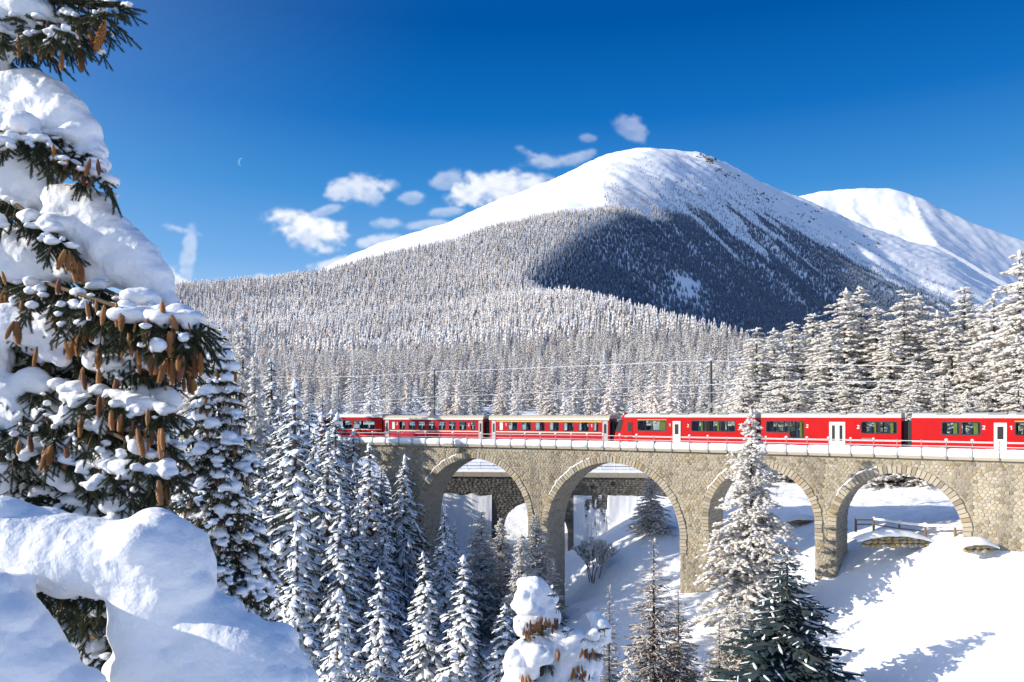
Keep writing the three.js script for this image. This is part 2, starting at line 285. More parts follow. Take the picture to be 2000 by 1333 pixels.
// the second, sunlit peak far behind on the right
{
  const g = new GB(), nx = 150, nz = 90, Z0 = 8200, Z1 = 10400;
  const ridge = [[1480, 470], [1560, 388], [1600, 377], [1690, 369], [1740, 371], [1800, 392], [1850, 420], [1900, 447], [1960, 468], [2010, 485], [2100, 540]];
  const rY = (px, Z) => { let k = 0; while (k < ridge.length - 2 && ridge[k + 1][0] < px) k++; const t = clamp((px - ridge[k][0]) / (ridge[k + 1][0] - ridge[k][0])); return (HY - lerp(ridge[k][1], ridge[k + 1][1], t)) / F * Z; };
  for (let j = 0; j <= nz; j++) for (let i = 0; i <= nx; i++) {
    const px = lerp(1440, 2160, i / nx), Z = lerp(Z0, Z1, j / nz), X = (px - CX) / F * Z, zc = 9600;
    // a spur runs from the top towards the viewer and to the right: left of it lit, right of it in shade
    const near = clamp((zc - Z) / (zc - Z0), 0, 1), spurX = (lerp(1768, 1832, near) - CX) / F * Z, d = X - spurX;
    let y = Z <= zc ? (HY - lerp(371, 478, near)) / F * Z - (d > 0 ? d * lerp(0.33, 0.55, near) : d * -lerp(0.035, 0.10, near)) : rY(px, zc) - (Z - zc) * 0.6;
    if (Z <= zc) y = lerp(rY(px, zc), y, sstep(0, 0.3, near));
    y -= Math.abs(fbm(X / 260, Z / 700, 4, 5) - 0.5) * 170 * sstep(0, 300, Math.abs(zc - Z)) * (d < 0 ? 1 : 0.4); y += (fbm(X / 90, Z / 90, 7, 4) - 0.5) * 24;
    g.v(X, y, -Z, X, Z);
  }
  for (let j = 0; j < nz; j++) for (let i = 0; i < nx; i++) { const a = j * (nx + 1) + i; g.q(a, a + 1, a + nx + 2, a + nx + 1); }
  tag(struct('snow_mountain_001', g.geo(), M.snowFar), 'second lower white peak far behind on the right');
}

// ---------------------------------------------------------------- the stone viaduct
const arches = [];
{
  const crown = -5.5;
  for (const [a, b, sp] of [[null, null, 11], [825, 1032], [1070, 1329], [1385, 1592.5], [1634, 1882]]) {
    let t0, t1; if (a) { t0 = tOf(a); t1 = tOf(b); } else { t1 = tOf(766); t0 = t1 - sp; }
    arches.push({ t0, t1, c: (t0 + t1) / 2, r: (t1 - t0) / 2, ys: crown - (t1 - t0) / 2 });
  }
  for (let k = 0; k < 3; k++) arches.unshift({ t0: arches[0].t0 - 13, t1: arches[0].t0 - 2, c: arches[0].t0 - 7.5, r: 5.5, ys: crown - 5.5 });
}
const TOPY = -4.06, WID = 5, RING = 0.78, TL = -78, TR = 72;
const insideArch = (t, y, grow = 0) => arches.some((A) => (Math.abs(t - A.c) < A.r + (grow ? 0.12 : 0) && y < A.ys) || (y >= A.ys && Math.hypot(t - A.c, y - A.ys) < A.r + grow));
const vBase = line3(T0, -30), viaduct = thing('stone_viaduct', 'long tan stone railway viaduct of round arches crossing the snowy valley', 'viaduct', vBase);
const vm = (t, y, n) => { const p = line3(t, y, n); return [p[0] - vBase[0], p[1] - vBase[1], p[2] - vBase[2]]; };
const stoneTone = (R, shadeOf = 0) => { const k = 0.88 + 0.24 * R(), w = R(); const a = w < 0.08 ? [0.36, 0.285, 0.17] : w < 0.22 ? [0.36, 0.33, 0.27] : w < 0.36 ? [0.27, 0.23, 0.165] : [0.41, 0.36, 0.27]; return a.map((c) => c * k); };
{
  // core: mortar-coloured body, opened by the arches
  const g = new GB(), cols = [];
  let t = TL; const push = (x, y) => cols.push([x, y]);
  for (const A of arches) {
    for (; t < A.t0 - 0.01; t += 1) push(t, null);
    push(A.t0, null); push(A.t0, A.ys - 40);
    for (let k = 0; k <= 40; k++) { const an = Math.PI * (1 - k / 40); push(A.c + Math.cos(an) * A.r, A.ys + Math.sin(an) * A.r); }
    push(A.t1, A.ys - 40); push(A.t1, null); t = A.t1 + 0.8;
  }
  for (; t <= TR; t += 1) push(t, null);
  for (let k = 0; k < cols.length - 1; k++) {
    const [a, ya] = cols[k], [b, yb] = cols[k + 1];
    if (b - a > 1e-4) { const la = ya === null || yb === null ? -44 : ya, lb = ya === null || yb === null ? -44 : yb; for (const n of [0, -WID]) { const Q = [[a, la, n], [b, lb, n], [b, TOPY, n], [a, TOPY, n]]; if (n) Q.reverse(); g.quad(...Q); } }
    if (ya !== null && yb !== null) g.quad([a, ya, -WID], [b, yb, -WID], [b, yb, 0], [a, ya, 0]);
  }
  for (let x = TL; x < TR; x += 1.5) g.quad([x, TOPY, 0], [x + 1.5, TOPY, 0], [x + 1.5, TOPY, -WID], [x, TOPY, -WID]);
  part('masonry_core', g.geo(vm, false).toNonIndexed(), M.mortar, viaduct).geometry.computeVertexNormals();

  // irregular face stones: cells of a jittered grid
  const R = rng(5), f = new GB(), cw = 0.4, ch = 0.29, N = (i, j) => { const c = 0.36; return [(i + 0.5 + (hash3(i, j, 1) - 0.5) * 2 * c + (j & 1 ? 0.5 : 0)) * cw, (j + 0.5 + (hash3(i, j, 2) - 0.5) * 1.5 * c) * ch]; };
  const top = TOPY - 0.08;
  for (let j = Math.floor(-27 / ch); j < Math.ceil(top / ch); j++) for (let i = Math.floor(TL / cw); i < TR / cw; i++) {
    const [cx, cy] = N(i, j); if (cy > top - 0.1 || insideArch(cx, cy, RING + 0.1) || cx < TL) continue;
    const q = onLine(cx); if (cy < groundH(q.X, q.Z) - 0.6) continue;
    if (q.X / q.Z > 0.78) continue;
    let poly = [[cx - cw, cy - ch], [cx + cw, cy - ch], [cx + cw, cy + ch], [cx - cw, cy + ch]];
    const clip = (nx, ny, d) => { const out = []; for (let k = 0; k < poly.length; k++) { const A = poly[k], B = poly[(k + 1) % poly.length], a = A[0] * nx + A[1] * ny - d, b = B[0] * nx + B[1] * ny - d; if (a <= 0) out.push(A); if (a * b < 0) { const s = a / (a - b); out.push([A[0] + (B[0] - A[0]) * s, A[1] + (B[1] - A[1]) * s]); } } poly = out; };
    for (let dj = -2; dj <= 2; dj++) for (let di = -2; di <= 2; di++) if (di || dj) { const [x, y] = N(i + di, j + dj), nx = x - cx, ny = y - cy, L = Math.hypot(nx, ny); if (L < 1.6) clip(nx / L, ny / L, (nx * (cx + x) / 2 + ny * (cy + y) / 2) / L - 0.018); }
    clip(0, 1, top); if (poly.length < 3) continue;
    const stain = (0.78 + 0.4 * fbm(cx * 0.16, cy * 0.3, 4, 3)) * (1 - 0.3 * sstep(0.52, 0.7, fbm(cx * 1.1, cy * 0.14, 8, 3))); f.col = stoneTone(R).map((c) => c * stain); const h = 0.025 + 0.04 * R(), tilt = (R() - 0.5) * 0.1, tilt2 = (R() - 0.5) * 0.08, k0 = f.n, m = poly.length;
    for (const [x, y] of poly) f.v(x, y, 0.002, x, y);
    for (const [x, y] of poly) { const X = lerp(cx, x, 0.8), Y = lerp(cy, y, 0.78); f.v(X, Y, h + (X - cx) * tilt + (Y - cy) * tilt2, X, Y); }
    for (let k = 0; k < m; k++) { const k2 = (k + 1) % m; f.q(k0 + k, k0 + k2, k0 + m + k2, k0 + m + k); if (k > 1) f.t(k0 + m, k0 + m + k - 1, k0 + m + k); }
  }
  const fg = f.geo(vm, true, true).toNonIndexed(); fg.computeVertexNormals();
  part('rubble_masonry', fg, M.stone, viaduct, STUFF);

  // ring stones of each arch, one by one
  arches.forEach((A, ai) => {
    if (ai < 2) return;
    const n = Math.round(Math.PI * A.r / 0.38), Rv = rng(40 + ai), sl = new GB();
    for (let k = -4; k < n + 4; k++) {
      const g = new GB(), a0 = k / n, a1 = (k + 1) / n, gap = 0.02, d = RING * (0.86 + 0.2 * Rv()), pr = 0.1 + 0.08 * Rv();
      const P = (a, r) => { if (a < 0) return [A.c - r, A.ys + a * Math.PI * A.r]; if (a > 1) return [A.c + r, A.ys - (a - 1) * Math.PI * A.r]; const an = Math.PI * (1 - a); return [A.c + Math.cos(an) * r, A.ys + Math.sin(an) * r]; };
      const ga = gap / (Math.PI * A.r), q = [P(a0 + ga, A.r - 0.02), P(a1 - ga, A.r - 0.02), P(a1 - ga, A.r + d), P(a0 + ga, A.r + d)];
      if (q[2][1] > TOPY - 0.1 || q[3][1] > TOPY - 0.1) { const lim = TOPY - 0.1; q[2][1] = Math.min(q[2][1], lim); q[3][1] = Math.min(q[3][1], lim); }
      const mx = (q[0][0] + q[2][0]) / 2, my = (q[0][1] + q[2][1]) / 2, inn = q.map(([x, y]) => [lerp(mx, x, 0.88), lerp(my, y, 0.94)]);
      g.col = stoneTone(Rv); const F0 = q.map(([x, y]) => [x, y, -0.25]), F1 = q.map(([x, y]) => [x, y, pr - 0.05]), F2 = inn.map(([x, y]) => [x, y, pr]);
      for (let e = 0; e < 4; e++) { const e2 = (e + 1) % 4; g.quad(F0[e2], F0[e], F1[e], F1[e2]); g.quad(F1[e2], F1[e], F2[e], F2[e2]); }
      g.quad(F2[3], F2[2], F2[1], F2[0]);
      const gg = g.geo(vm, false, true).toNonIndexed(); gg.computeVertexNormals();
      part('voussoir', gg, M.stone, viaduct);
      // snow lying on the back of the ring, where it slopes up from the left
      if (a0 > 0.14 && a0 < 0.40 && Rv() < 0.93) {
        const b0 = P(a0, A.r + d), b1 = P(a1, A.r + d), s = 0.06 + 0.06 * Rv(), z1 = pr + 0.02;
        if (b1[1] < TOPY - 0.3) { sl.quad([b0[0], b0[1], 0], [b1[0], b1[1], 0], [b1[0] - s * 0.6, b1[1] + s, 0], [b0[0] - s * 0.6, b0[1] + s, 0]); sl.quad([b0[0], b0[1], z1], [b1[0], b1[1], z1], [b1[0] - s * 0.6, b1[1] + s, z1 * 0.6], [b0[0] - s * 0.6, b0[1] + s, z1 * 0.6]); sl.quad([b0[0] - s * 0.6, b0[1] + s, z1 * 0.6], [b1[0] - s * 0.6, b1[1] + s, z1 * 0.6], [b1[0] - s * 0.6, b1[1] + s, 0], [b0[0] - s * 0.6, b0[1] + s, 0]); }
      }
    }
    part('snow_ledge', sl.geo(vm), M.snow, viaduct, STUFF);
    // coursed blocks lining the arch and the pier sides
    const b = new GB(), rows = Math.round(Math.PI * A.r / 0.4), below = 34, Ri = rng(90 + ai);
    for (let k = -below; k < rows + below; k++) {
      const P = (a, r) => { if (a < 0) return [A.c - r, A.ys + a * 0.4]; if (a > rows) return [A.c + r, A.ys - (a - rows) * 0.4]; const an = Math.PI * (1 - a / rows); return [A.c + Math.cos(an) * r, A.ys + Math.sin(an) * r]; };
      for (let z = (k & 1 ? 0.1 : 0.45) + (Ri() - 0.5) * 0.1; z < WID - 0.3; z += 0.72) {
        const z1 = Math.min(z + 0.66, WID - 0.04), pr = 0.03 + 0.035 * Ri(), o = [P(k + 0.06, A.r), P(k + 0.94, A.r)], p = [P(k + 0.13, A.r - pr), P(k + 0.87, A.r - pr)];
        b.col = stoneTone(Ri).map((c, q) => lerp(c, [0.36, 0.33, 0.27][q], 0.55));
        const E0 = [o[0][0], o[0][1], -z], E1 = [o[1][0], o[1][1], -z], E2 = [o[1][0], o[1][1], -z1], E3 = [o[0][0], o[0][1], -z1], G0 = [p[0][0], p[0][1], -z - 0.04], G1 = [p[1][0], p[1][1], -z - 0.04], G2 = [p[1][0], p[1][1], -z1 + 0.04], G3 = [p[0][0], p[0][1], -z1 + 0.04];
        b.quad(G0, G3, G2, G1); b.quad(E0, G0, G1, E1); b.quad(E1, G1, G2, E2); b.quad(E2, G2, G3, E3); b.quad(E3, G3, G0, E0);
      }
    }
    const bg = b.geo(vm, false, true).toNonIndexed(); bg.computeVertexNormals(); part('arch_lining', bg, M.stone, viaduct, STUFF);
  });

  // cornice slabs, snow rolled over them between the posts, and the railing
  const S = 2.02, Rs = rng(77), rails = new GB(), i0 = -24, i1 = 33;
  const post = new THREE.CylinderGeometry(0.032, 0.036, 1.75, 6), bulb = new THREE.SphereGeometry(0.13, 8, 6); bulb.scale(1, 0.8, 1);
  for (let i = i0; i < i1; i++) {
    const a = i * S + 0.05, b = (i + 1) * S - 0.05, g = new GB();
    for (let k = 0; k < 4; k++) { const ta = lerp(a, b, k / 4), tb = lerp(a, b, (k + 1) / 4); g.quad([ta, TOPY, 0.34], [tb, TOPY, 0.34], [tb, TOPY + 0.24, 0.38], [ta, TOPY + 0.24, 0.38]); g.quad([ta, TOPY, 0.002], [tb, TOPY, 0.002], [tb, TOPY, 0.34], [ta, TOPY, 0.34]); g.quad([ta, TOPY + 0.24, 0.38], [tb, TOPY + 0.24, 0.38], [tb, TOPY + 0.24, -0.5], [ta, TOPY + 0.24, -0.5]); }
    g.quad([a, TOPY, 0.002], [a, TOPY, 0.34], [a, TOPY + 0.24, 0.38], [a, TOPY + 0.24, 0.002]); g.quad([b, TOPY, 0.34], [b, TOPY, 0.002], [b, TOPY + 0.24, 0.002], [b, TOPY + 0.24, 0.38]);
    const sg = g.geo(vm, false).toNonIndexed(); sg.computeVertexNormals(); part('cornice_slab', sg, M.concrete, viaduct);
    // snow roll
    const s = new GB(), nu = 14, prof = [[0.36, 0.242], [0.44, 0.3], [0.48, 0.48], [0.47, 0.7], [0.4, 0.9], [0.24, 1.02], [-0.02, 1.05], [-0.3, 0.95], [-0.62, 0.66]], m = prof.length, wv = Rs();
    for (let k = 0; k <= nu; k++) {
      const x = lerp(a - 0.03, b + 0.03, k / nu), e = Math.min(k, nu - k), pinch = e === 0 ? 0.8 : e === 1 ? 0.96 : 1, hh = 1 + 0.12 * (wv - 0.5);
      prof.forEach(([z, y], q) => { const nz = (fbm(x * 1.1, q * 0.6, wv * 9, 3) - 0.5) * 0.22; const base = 0.242; s.v(x, TOPY + base + (y - base) * (e === 0 ? 0.9 : 1) * hh + (q ? nz * 0.6 : 0), lerp(0.05, z, z > 0.05 ? pinch : 1) + (q && q < m - 1 ? nz : 0), x, q * 0.2); });
    }
    for (let k = 0; k < nu; k++) for (let q = 0; q < m - 1; q++) { const A = k * m + q; s.q(A, A + m, A + m + 1, A + 1); }
    part('snow_roll', s.geo(vm), M.snow, viaduct);
    // post with its cap of snow
    const pt = vm(i * S, TOPY + 0.9, 0.46), ps = part('railing_post', post, M.steel, viaduct); ps.position.set(...pt);
    if (Rs() < 0.62) { const cap = part('snow_cap', bulb, M.snow, ps); cap.position.y = 0.88; cap.scale.setScalar(0.8 + 0.5 * Rs()); }
  }
  for (const [y, r] of [[TOPY + 1.6, 0.024], [TOPY + 1.18, 0.016]]) {
    const pts = []; for (let i = i0; i < i1; i += 1) pts.push(V(...vm(i * S, y, 0.46)));
    const g = new THREE.TubeGeometry(new THREE.CatmullRomCurve3(pts), 240, r, 5); part('railing_bar', g, M.steel, viaduct);
    const sn = new THREE.TubeGeometry(new THREE.CatmullRomCurve3(pts.map((p) => p.clone().add(V(0, r + 0.02, 0)))), 240, r * 0.9, 5); part('railing_snow', sn, M.snow, viaduct);
  }
  // snow bed of the track and the rails on it
  const bed = new GB(); for (let x = TL; x < TR; x += 1) { bed.quad([x, TOPY + 0.5, -0.5], [x + 1, TOPY + 0.5, -0.5], [x + 1, TOPY + 0.45, -WID + 0.1], [x, TOPY + 0.45, -WID + 0.1]); bed.quad([x, TOPY, -WID + 0.1], [x, TOPY + 0.45, -WID + 0.1], [x + 1, TOPY + 0.45, -WID + 0.1], [x + 1, TOPY, -WID + 0.1]); }
  part('snow_bed', bed.geo(vm), M.snow, viaduct);
  for (const n of [-2.0, -3.0]) { const pts = []; for (let x = TL; x <= TR; x += 2) pts.push(V(...vm(x, TOPY + 0.56, n))); part('track_rail', new THREE.TubeGeometry(new THREE.CatmullRomCurve3(pts), 120, 0.06, 5), M.steel, viaduct); }
}

// ---------------------------------------------------------------- the red train: each vehicle a thing of its own
const font = await new FontLoader().loadAsync('fonts/droid/droid_sans_bold.typeface.json');
const SIDE = -1.25, MIDN = -2.55, HALF = 1.3;
function wallGeo(L, y0, y1, holes) {                                  // a side wall with real openings
  const s = new THREE.Shape(); s.moveTo(-L / 2, y0); s.lineTo(L / 2, y0); s.lineTo(L / 2, y1); s.lineTo(-L / 2, y1); s.closePath();
  for (const [a, b, c, d] of holes) { const h = new THREE.Path(), r = 0.08; h.moveTo(a + r, c); h.lineTo(a, c + r); h.lineTo(a, d - r); h.lineTo(a + r, d); h.lineTo(b - r, d); h.lineTo(b, d - r); h.lineTo(b, c + r); h.lineTo(b - r, c); h.closePath(); s.holes.push(h); }
  return new THREE.ExtrudeGeometry(s, { depth: 0.06, bevelEnabled: false });
}
function ringGeo(a, b, c, d, w, depth) {
  const s = new THREE.Shape(); const rr = (P, a, b, c, d, r) => { P.moveTo(a + r, c); P.lineTo(b - r, c); P.quadraticCurveTo(b, c, b, c + r); P.lineTo(b, d - r); P.quadraticCurveTo(b, d, b - r, d); P.lineTo(a + r, d); P.quadraticCurveTo(a, d, a, d - r); P.lineTo(a, c + r); P.quadraticCurveTo(a, c, a + r, c); };
  rr(s, a - w, b + w, c - w, d + w, 0.1); const h = new THREE.Path(); rr(h, a, b, c, d, 0.06); s.holes.push(h);
  return new THREE.ExtrudeGeometry(s, { depth, bevelEnabled: false, curveSegments: 4 });
}
const bx = (x0, x1, y0, y1, z0, z1, r = 0.02) => { const g = new RoundedBoxGeometry(x1 - x0, y1 - y0, z1 - z0, 1, Math.min(r, (x1 - x0) / 3, (y1 - y0) / 3, (z1 - z0) / 3)); g.translate((x0 + x1) / 2, (y0 + y1) / 2, (z0 + z1) / 2); return g; };
function roofGeo(L, y0, y1, hw, n = 10, over = 0) {
  const s = new THREE.Shape(); s.moveTo(-hw - over, y0); for (let k = 0; k <= n; k++) { const a = Math.PI * (1 - k / n); s.lineTo(Math.sign(Math.cos(a)) * Math.pow(Math.abs(Math.cos(a)), 0.6) * (hw + over), y0 + 0.08 + Math.pow(Math.sin(a), 0.75) * (y1 - y0 - 0.08)); } s.lineTo(hw + over, y0);
  const g = new THREE.ExtrudeGeometry(s, { depth: L, bevelEnabled: false }); g.rotateY(Math.PI / 2); g.translate(-L / 2, 0, 0); return g;
}
function car(name, label, px0, px1, o) {
  const tA = tOf(px0, SIDE), tB = tOf(px1, SIDE), A = onLine(tA, MIDN), B = onLine(tB, MIDN), L = tB - tA, RAIL = -3.95;
  const g = thing(name, label, o.category || 'railway carriage', [(A.X + B.X) / 2, RAIL, -(A.Z + B.Z) / 2], Math.atan2(-(-(B.Z) + A.Z), B.X - A.X) + (o.yaw || 0), o.group);
  const lx = (px) => tOf(px, SIDE) - (tA + tB) / 2, ly = (px, py) => yOf(px, py, SIDE) - RAIL;
  const wins = (o.windows || []).map(([a, b, c, d]) => [lx(a), lx(b), c, d]);
  const doors = (o.doors || []).map(([a, b]) => [lx(a), lx(b)]);
  const body = o.body, y0 = 0.55, y1 = o.edge;
  part('side_wall', wallGeo(L, y0, y1, wins), body, g).position.z = HALF - 0.06;
  part('side_wall', wallGeo(L, y0, y1, wins), body, g).position.z = -HALF;
  part('floor', bx(-L / 2 + 0.05, L / 2 - 0.05, 0.6, 0.75, -HALF + 0.07, HALF - 0.07), M.floor, g);
  part('underframe', bx(-L / 2 + 0.4, L / 2 - 0.4, 0.28, 0.545, -1.05, 1.05), M.black, g);
  for (const x of [-L * 0.36, L * 0.36]) { const bg = part('bogie', bx(x - 1.3, x + 1.3, 0.1, 0.5, -0.95, 0.95, 0.1), M.black, g); for (const d of [-0.9, 0.9]) for (const z of [-0.8, 0.8]) { const w = part('wheel', new THREE.CylinderGeometry(0.34, 0.34, 0.1, 16), M.steel, bg); w.rotation.x = Math.PI / 2; w.position.set(x + d, 0.2, z); } }
  const rf = part('roof', roofGeo(L + (o.old ? 0.1 : -0.02), y1 + 0.002, o.top, HALF, 12, o.old ? 0.1 : 0.01), o.roof, g);
  if (o.old) { part('gutter', mergeGeometries([bx(-L / 2, L / 2, y1 - 0.17, y1 + 0.06, HALF + 0.003, HALF + 0.13), bx(-L / 2, L / 2, y1 - 0.17, y1 + 0.06, -HALF - 0.13, -HALF - 0.003)]), M.white, g); }
  for (const s of [-1, 1]) { if (o.nose === s) continue; part('end_wall', bx(Math.min(s * L / 2, s * (L / 2 - 0.08)), Math.max(s * L / 2, s * (L / 2 - 0.08)), y0, y1, -HALF + 0.065, HALF - 0.065), o.endMat || body, g); part('gangway', bx(Math.min(s * L / 2, s * (L / 2 + 0.5)), Math.max(s * L / 2, s * (L / 2 + 0.5)), 0.75, y1 - 0.3, -0.8, 0.8, 0.15), M.black, g); }
  // windows: frame and pane, and through them the seats
  (o.windows || []).forEach((w, k) => {
    const [a, b, c, d] = wins[k];
    const f = part('window_frame', ringGeo(a, b, c, d, o.old ? 0.05 : 0.1, 0.03), o.old ? M.frame : M.frame, g); f.position.z = HALF - 0.02;
    const p = part('window_pane', bx(a, b, c, d, HALF - 0.05, HALF - 0.03, 0.004), w[4] === 'frosted' ? M.white : M.glass, f); p.position.z = -(HALF - 0.02);
    const f2 = part('window_frame', ringGeo(a, b, c, d, 0.06, 0.02), M.frame, g); f2.position.z = -HALF - 0.004;
    if (w[4] === 'frosted') return;
    if (w[5]) part('class_stripe', bx(a - 0.08, b + 0.08, d + 0.11, d + 0.19, HALF + 0.001, HALF + 0.014, 0.004), M.yellow, g);
    const n = Math.max(1, Math.round((b - a) / 1.7));
    for (let q = 0; q < n; q++) for (const z of [-0.72, 0.5]) { const x = lerp(a, b, (q + 0.5) / n); part('seat', mergeGeometries([bx(x - 0.45, x + 0.45, 0.755, 1.2, z - 0.45, z + 0.45, 0.08), bx(x - 0.13, x + 0.13, 1.2, c + (d - c) * 0.5, z - 0.45, z + 0.45, 0.08)]), o.seatMat || (z < 0 ? M.seatLime : M.seat), g); }
  });
  part('inner_lining', mergeGeometries([bx(-L / 2 + 0.1, L / 2 - 0.1, y1 - 0.12, y1 - 0.02, -HALF + 0.07, HALF - 0.07)]), M.interior, g);
  for (const [a, b] of o.partitions || []) part('partition', bx(lx(a), lx(b), 0.76, y1 - 0.13, -HALF + 0.08, HALF - 0.08), M.seatLime, g);
  (o.doors || []).forEach((dd, k) => {
    const [a, b] = doors[k], leaves = dd[2] || 1, y = [0.5, o.doorTop], z = HALF;
    const fr = part('door_frame', mergeGeometries([bx(a - 0.05, a, y[0], y[1], z + 0.002, z + 0.05), bx(b, b + 0.05, y[0], y[1], z + 0.002, z + 0.05), bx(a - 0.05, b + 0.05, y[1], y[1] + 0.06, z + 0.002, z + 0.05)]), o.old ? M.cream : M.white, g);
    for (let l = 0; l < leaves; l++) {
      const xa = lerp(a, b, l / leaves) + 0.01, xb = lerp(a, b, (l + 1) / leaves) - 0.01, m = (xa + xb) / 2, w = (xb - xa);
      const D = part('door', bx(xa, xb, y[0], y[1], z + 0.002, z + 0.045, 0.015), o.old ? M.alu : M.white, g);
      const ww = leaves === 2 ? 0.2 : 0.27; part('door_window', bx(m - w * ww, m + w * ww, leaves === 2 ? 1.35 : 1.75, y[1] - 0.28, z + 0.046, z + 0.056, 0.004), M.black, D);
      if (o.old) part('door_handle', bx(m - w * 0.5, m + w * 0.5, 1.42, 1.5, z + 0.046, z + 0.07), M.darkRed, D);
    }
  });
  for (const [pa, pb, c, d, mat] of o.stripes || []) {
    let spans = [[lx(pa), lx(pb)]]; for (const [a, b] of doors) spans = spans.flatMap(([p, q]) => (b < p || a > q ? [[p, q]] : [[p, a - 0.06], [b + 0.06, q]].filter(([x, y]) => y - x > 0.1)));
    for (const [p, q] of spans) part('stripe', bx(p, q, c, d, HALF + 0.002, HALF + 0.016, 0.004), mat, g);
  }
  for (const [px, txt, py, h, m] of o.marks || []) { const t = new TextGeometry(txt, { font, size: h, depth: 0.012, curveSegments: 4 }); t.computeBoundingBox(); t.translate(-t.boundingBox.max.x / 2, 0, 0); const q = part('class_number', t, m || M.white, g); q.position.set(lx(px), py, HALF + 0.003); }
  for (const [a, b, h, d] of o.roofBoxes || []) part('roof_unit', bx(lx(a), lx(b), o.top - 0.42, o.top + (h || 0), -0.9, d || HALF - 0.06, 0.06), M.roofKit, g);
  return { g, L, lx, ly };
}
const RED = { body: M.red, roof: M.roofNew, edge: 3.62, top: 4.13, doorTop: 3.15, category: 'railcar', group: 'cars of the modern red railcar set' };
const oldWin = (list) => list.map(([a, b, k]) => [a, b, 2.0, 2.98, k]);
const old = { body: M.oldRed, roof: M.roofOld, edge: 3.42, top: 3.86, old: true, doorTop: 3.1, endMat: M.darkRed, seatMat: M.seat, group: 'older red carriages pulled by the railcar' };
car('railway_coach', 'bright red panorama coach with pale roof at the left end of the train', 624, 745, { ...old, body: M.red, roof: M.white, edge: 3.55, top: 4.05, old: false, group: undefined, doorTop: 3.1, yaw: 0.03, windows: [[634, 650, 2.05, 3.05], [655, 686, 2.05, 3.05], [690, 730, 2.05, 3.05]], stripes: [[625, 744, 1.86, 1.96, M.white]] });
car('railway_coach', 'older red coach with cream stripe and many narrow windows, left of the yellow striped coach', 748, 944.5, { ...old,
  windows: oldWin([[765, 771, 'frosted'], [780, 790.5], [798.5, 810.5], [818, 830], [838, 849.5], [858, 870], [878, 890], [898.5, 911], [920.5, 927.5]]), doors: [[752.6, 759], [936.2, 942.6]],
  stripes: [[760, 935, 1.72, 1.86, M.cream], [748.5, 944, 0.56, 0.66, M.cream]], marks: [[775.5, '2', 2.55, 0.34], [916, '2', 2.45, 0.34]], roofBoxes: [[756, 764, 0.03, 0.5], [928, 940, 0.05, 0.5]] });
car('railway_coach', 'older red coach with yellow stripe above its windows and cream stripe below', 955.5, 1191, { ...old,
  windows: oldWin([[975, 982, 'frosted'], [994, 1010], [1020, 1037], [1046.5, 1064], [1075, 1092], [1103, 1120.5], [1132, 1150], [1161.5, 1169]]), doors: [[961, 967.6], [1178.5, 1187.5]],
  stripes: [[969, 1176, 3.02, 3.2, M.yellow], [969, 1176, 1.72, 1.86, M.cream], [956, 1190, 0.56, 0.66, M.cream]], marks: [[988, '1', 2.5, 0.34], [1156, '1', 2.45, 0.34]], roofBoxes: [[962, 974, 0.03, 0.5], [1160, 1172, 0.06, 0.5]] });
// leading car of the modern set, with its sloped nose on the left
const c1 = car('modern_railcar', 'modern red railcar with sloped driver cab nose on its left end', 1219, 1476, { ...RED, nose: -1, windows: [[1246, 1272.5, 2.16, 3.2, 0, 1], [1275, 1301, 2.16, 3.2, 0, 1], [1352, 1378, 2.16, 3.2], [1380.5, 1407, 2.16, 3.2], [1409.5, 1436, 2.16, 3.2]],
  doors: [[1315.5, 1329.5]], partitions: [[1369, 1373], [1401, 1405], [1288, 1300]], stripes: [[1220, 1476, 1.36, 1.46, M.white], [1220, 1476, 0.98, 1.03, M.white]], marks: [[1308.5, '1', 2.6, 0.34], [1344.5, '2', 2.55, 0.34]], roofBoxes: [[1288, 1306], [1320, 1345], [1384, 1395], [1400, 1422]] });
{
  const { g, L } = c1, x0 = -L / 2, s = new THREE.Shape(); s.moveTo(0, 0.4); s.lineTo(-1.15, 0.4); s.lineTo(-1.3, 1.2); s.lineTo(-1.12, 1.75); s.lineTo(-0.35, 3.62); s.lineTo(0, 4.02); s.closePath();
  const n = new THREE.ExtrudeGeometry(s, { depth: 2.3, bevelEnabled: true, bevelSize: 0.12, bevelThickness: 0.14, bevelSegments: 3 }); n.translate(x0 + 0.05, 0, -1.15); part('nose', n, M.red, g);
  const ws = new THREE.Shape(); ws.moveTo(-1.16, 1.95); ws.lineTo(-0.6, 3.35); ws.lineTo(-0.12, 3.35); ws.lineTo(-0.5, 1.95); ws.closePath();
  const wg = new THREE.ExtrudeGeometry(ws, { depth: 2.62, bevelEnabled: false }); wg.translate(x0, 0, -1.31); part('windscreen', wg, M.black, g);
  part('cab_door', bx(x0 + 0.35, x0 + 1.0, 0.8, 3.15, HALF + 0.002, HALF + 0.03), M.red, g); part('cab_window', bx(x0 + 0.42, x0 + 0.93, 2.0, 3.05, HALF + 0.032, HALF + 0.045), M.black, g);
  for (const z of [-0.85, 0.85]) { const h = part('headlight', new THREE.CylinderGeometry(0.15, 0.15, 0.1, 14), M.white, g); h.rotation.z = Math.PI / 2; h.position.set(x0 - 1.35, 1.35, z); }
  part('horn_unit', mergeGeometries([bx(x0 + 1.2, x0 + 1.45, 3.95, 4.25, 0.2, 0.5), bx(x0 + 1.6, x0 + 1.85, 3.95, 4.2, 0.2, 0.5), bx(x0 + 2.0, x0 + 2.2, 3.95, 4.25, 0.2, 0.5)]), M.black, g);
  const sr = new THREE.Shape(); sr.moveTo(0, 3.64); sr.lineTo(-0.3, 3.68); sr.lineTo(0, 4.12); sr.closePath(); const sg = new THREE.ExtrudeGeometry(sr, { depth: 2.4, bevelEnabled: false }); sg.translate(x0 - 0.06, 0.06, -1.2); part('roof_cowl', sg, M.roofNew, g);
}
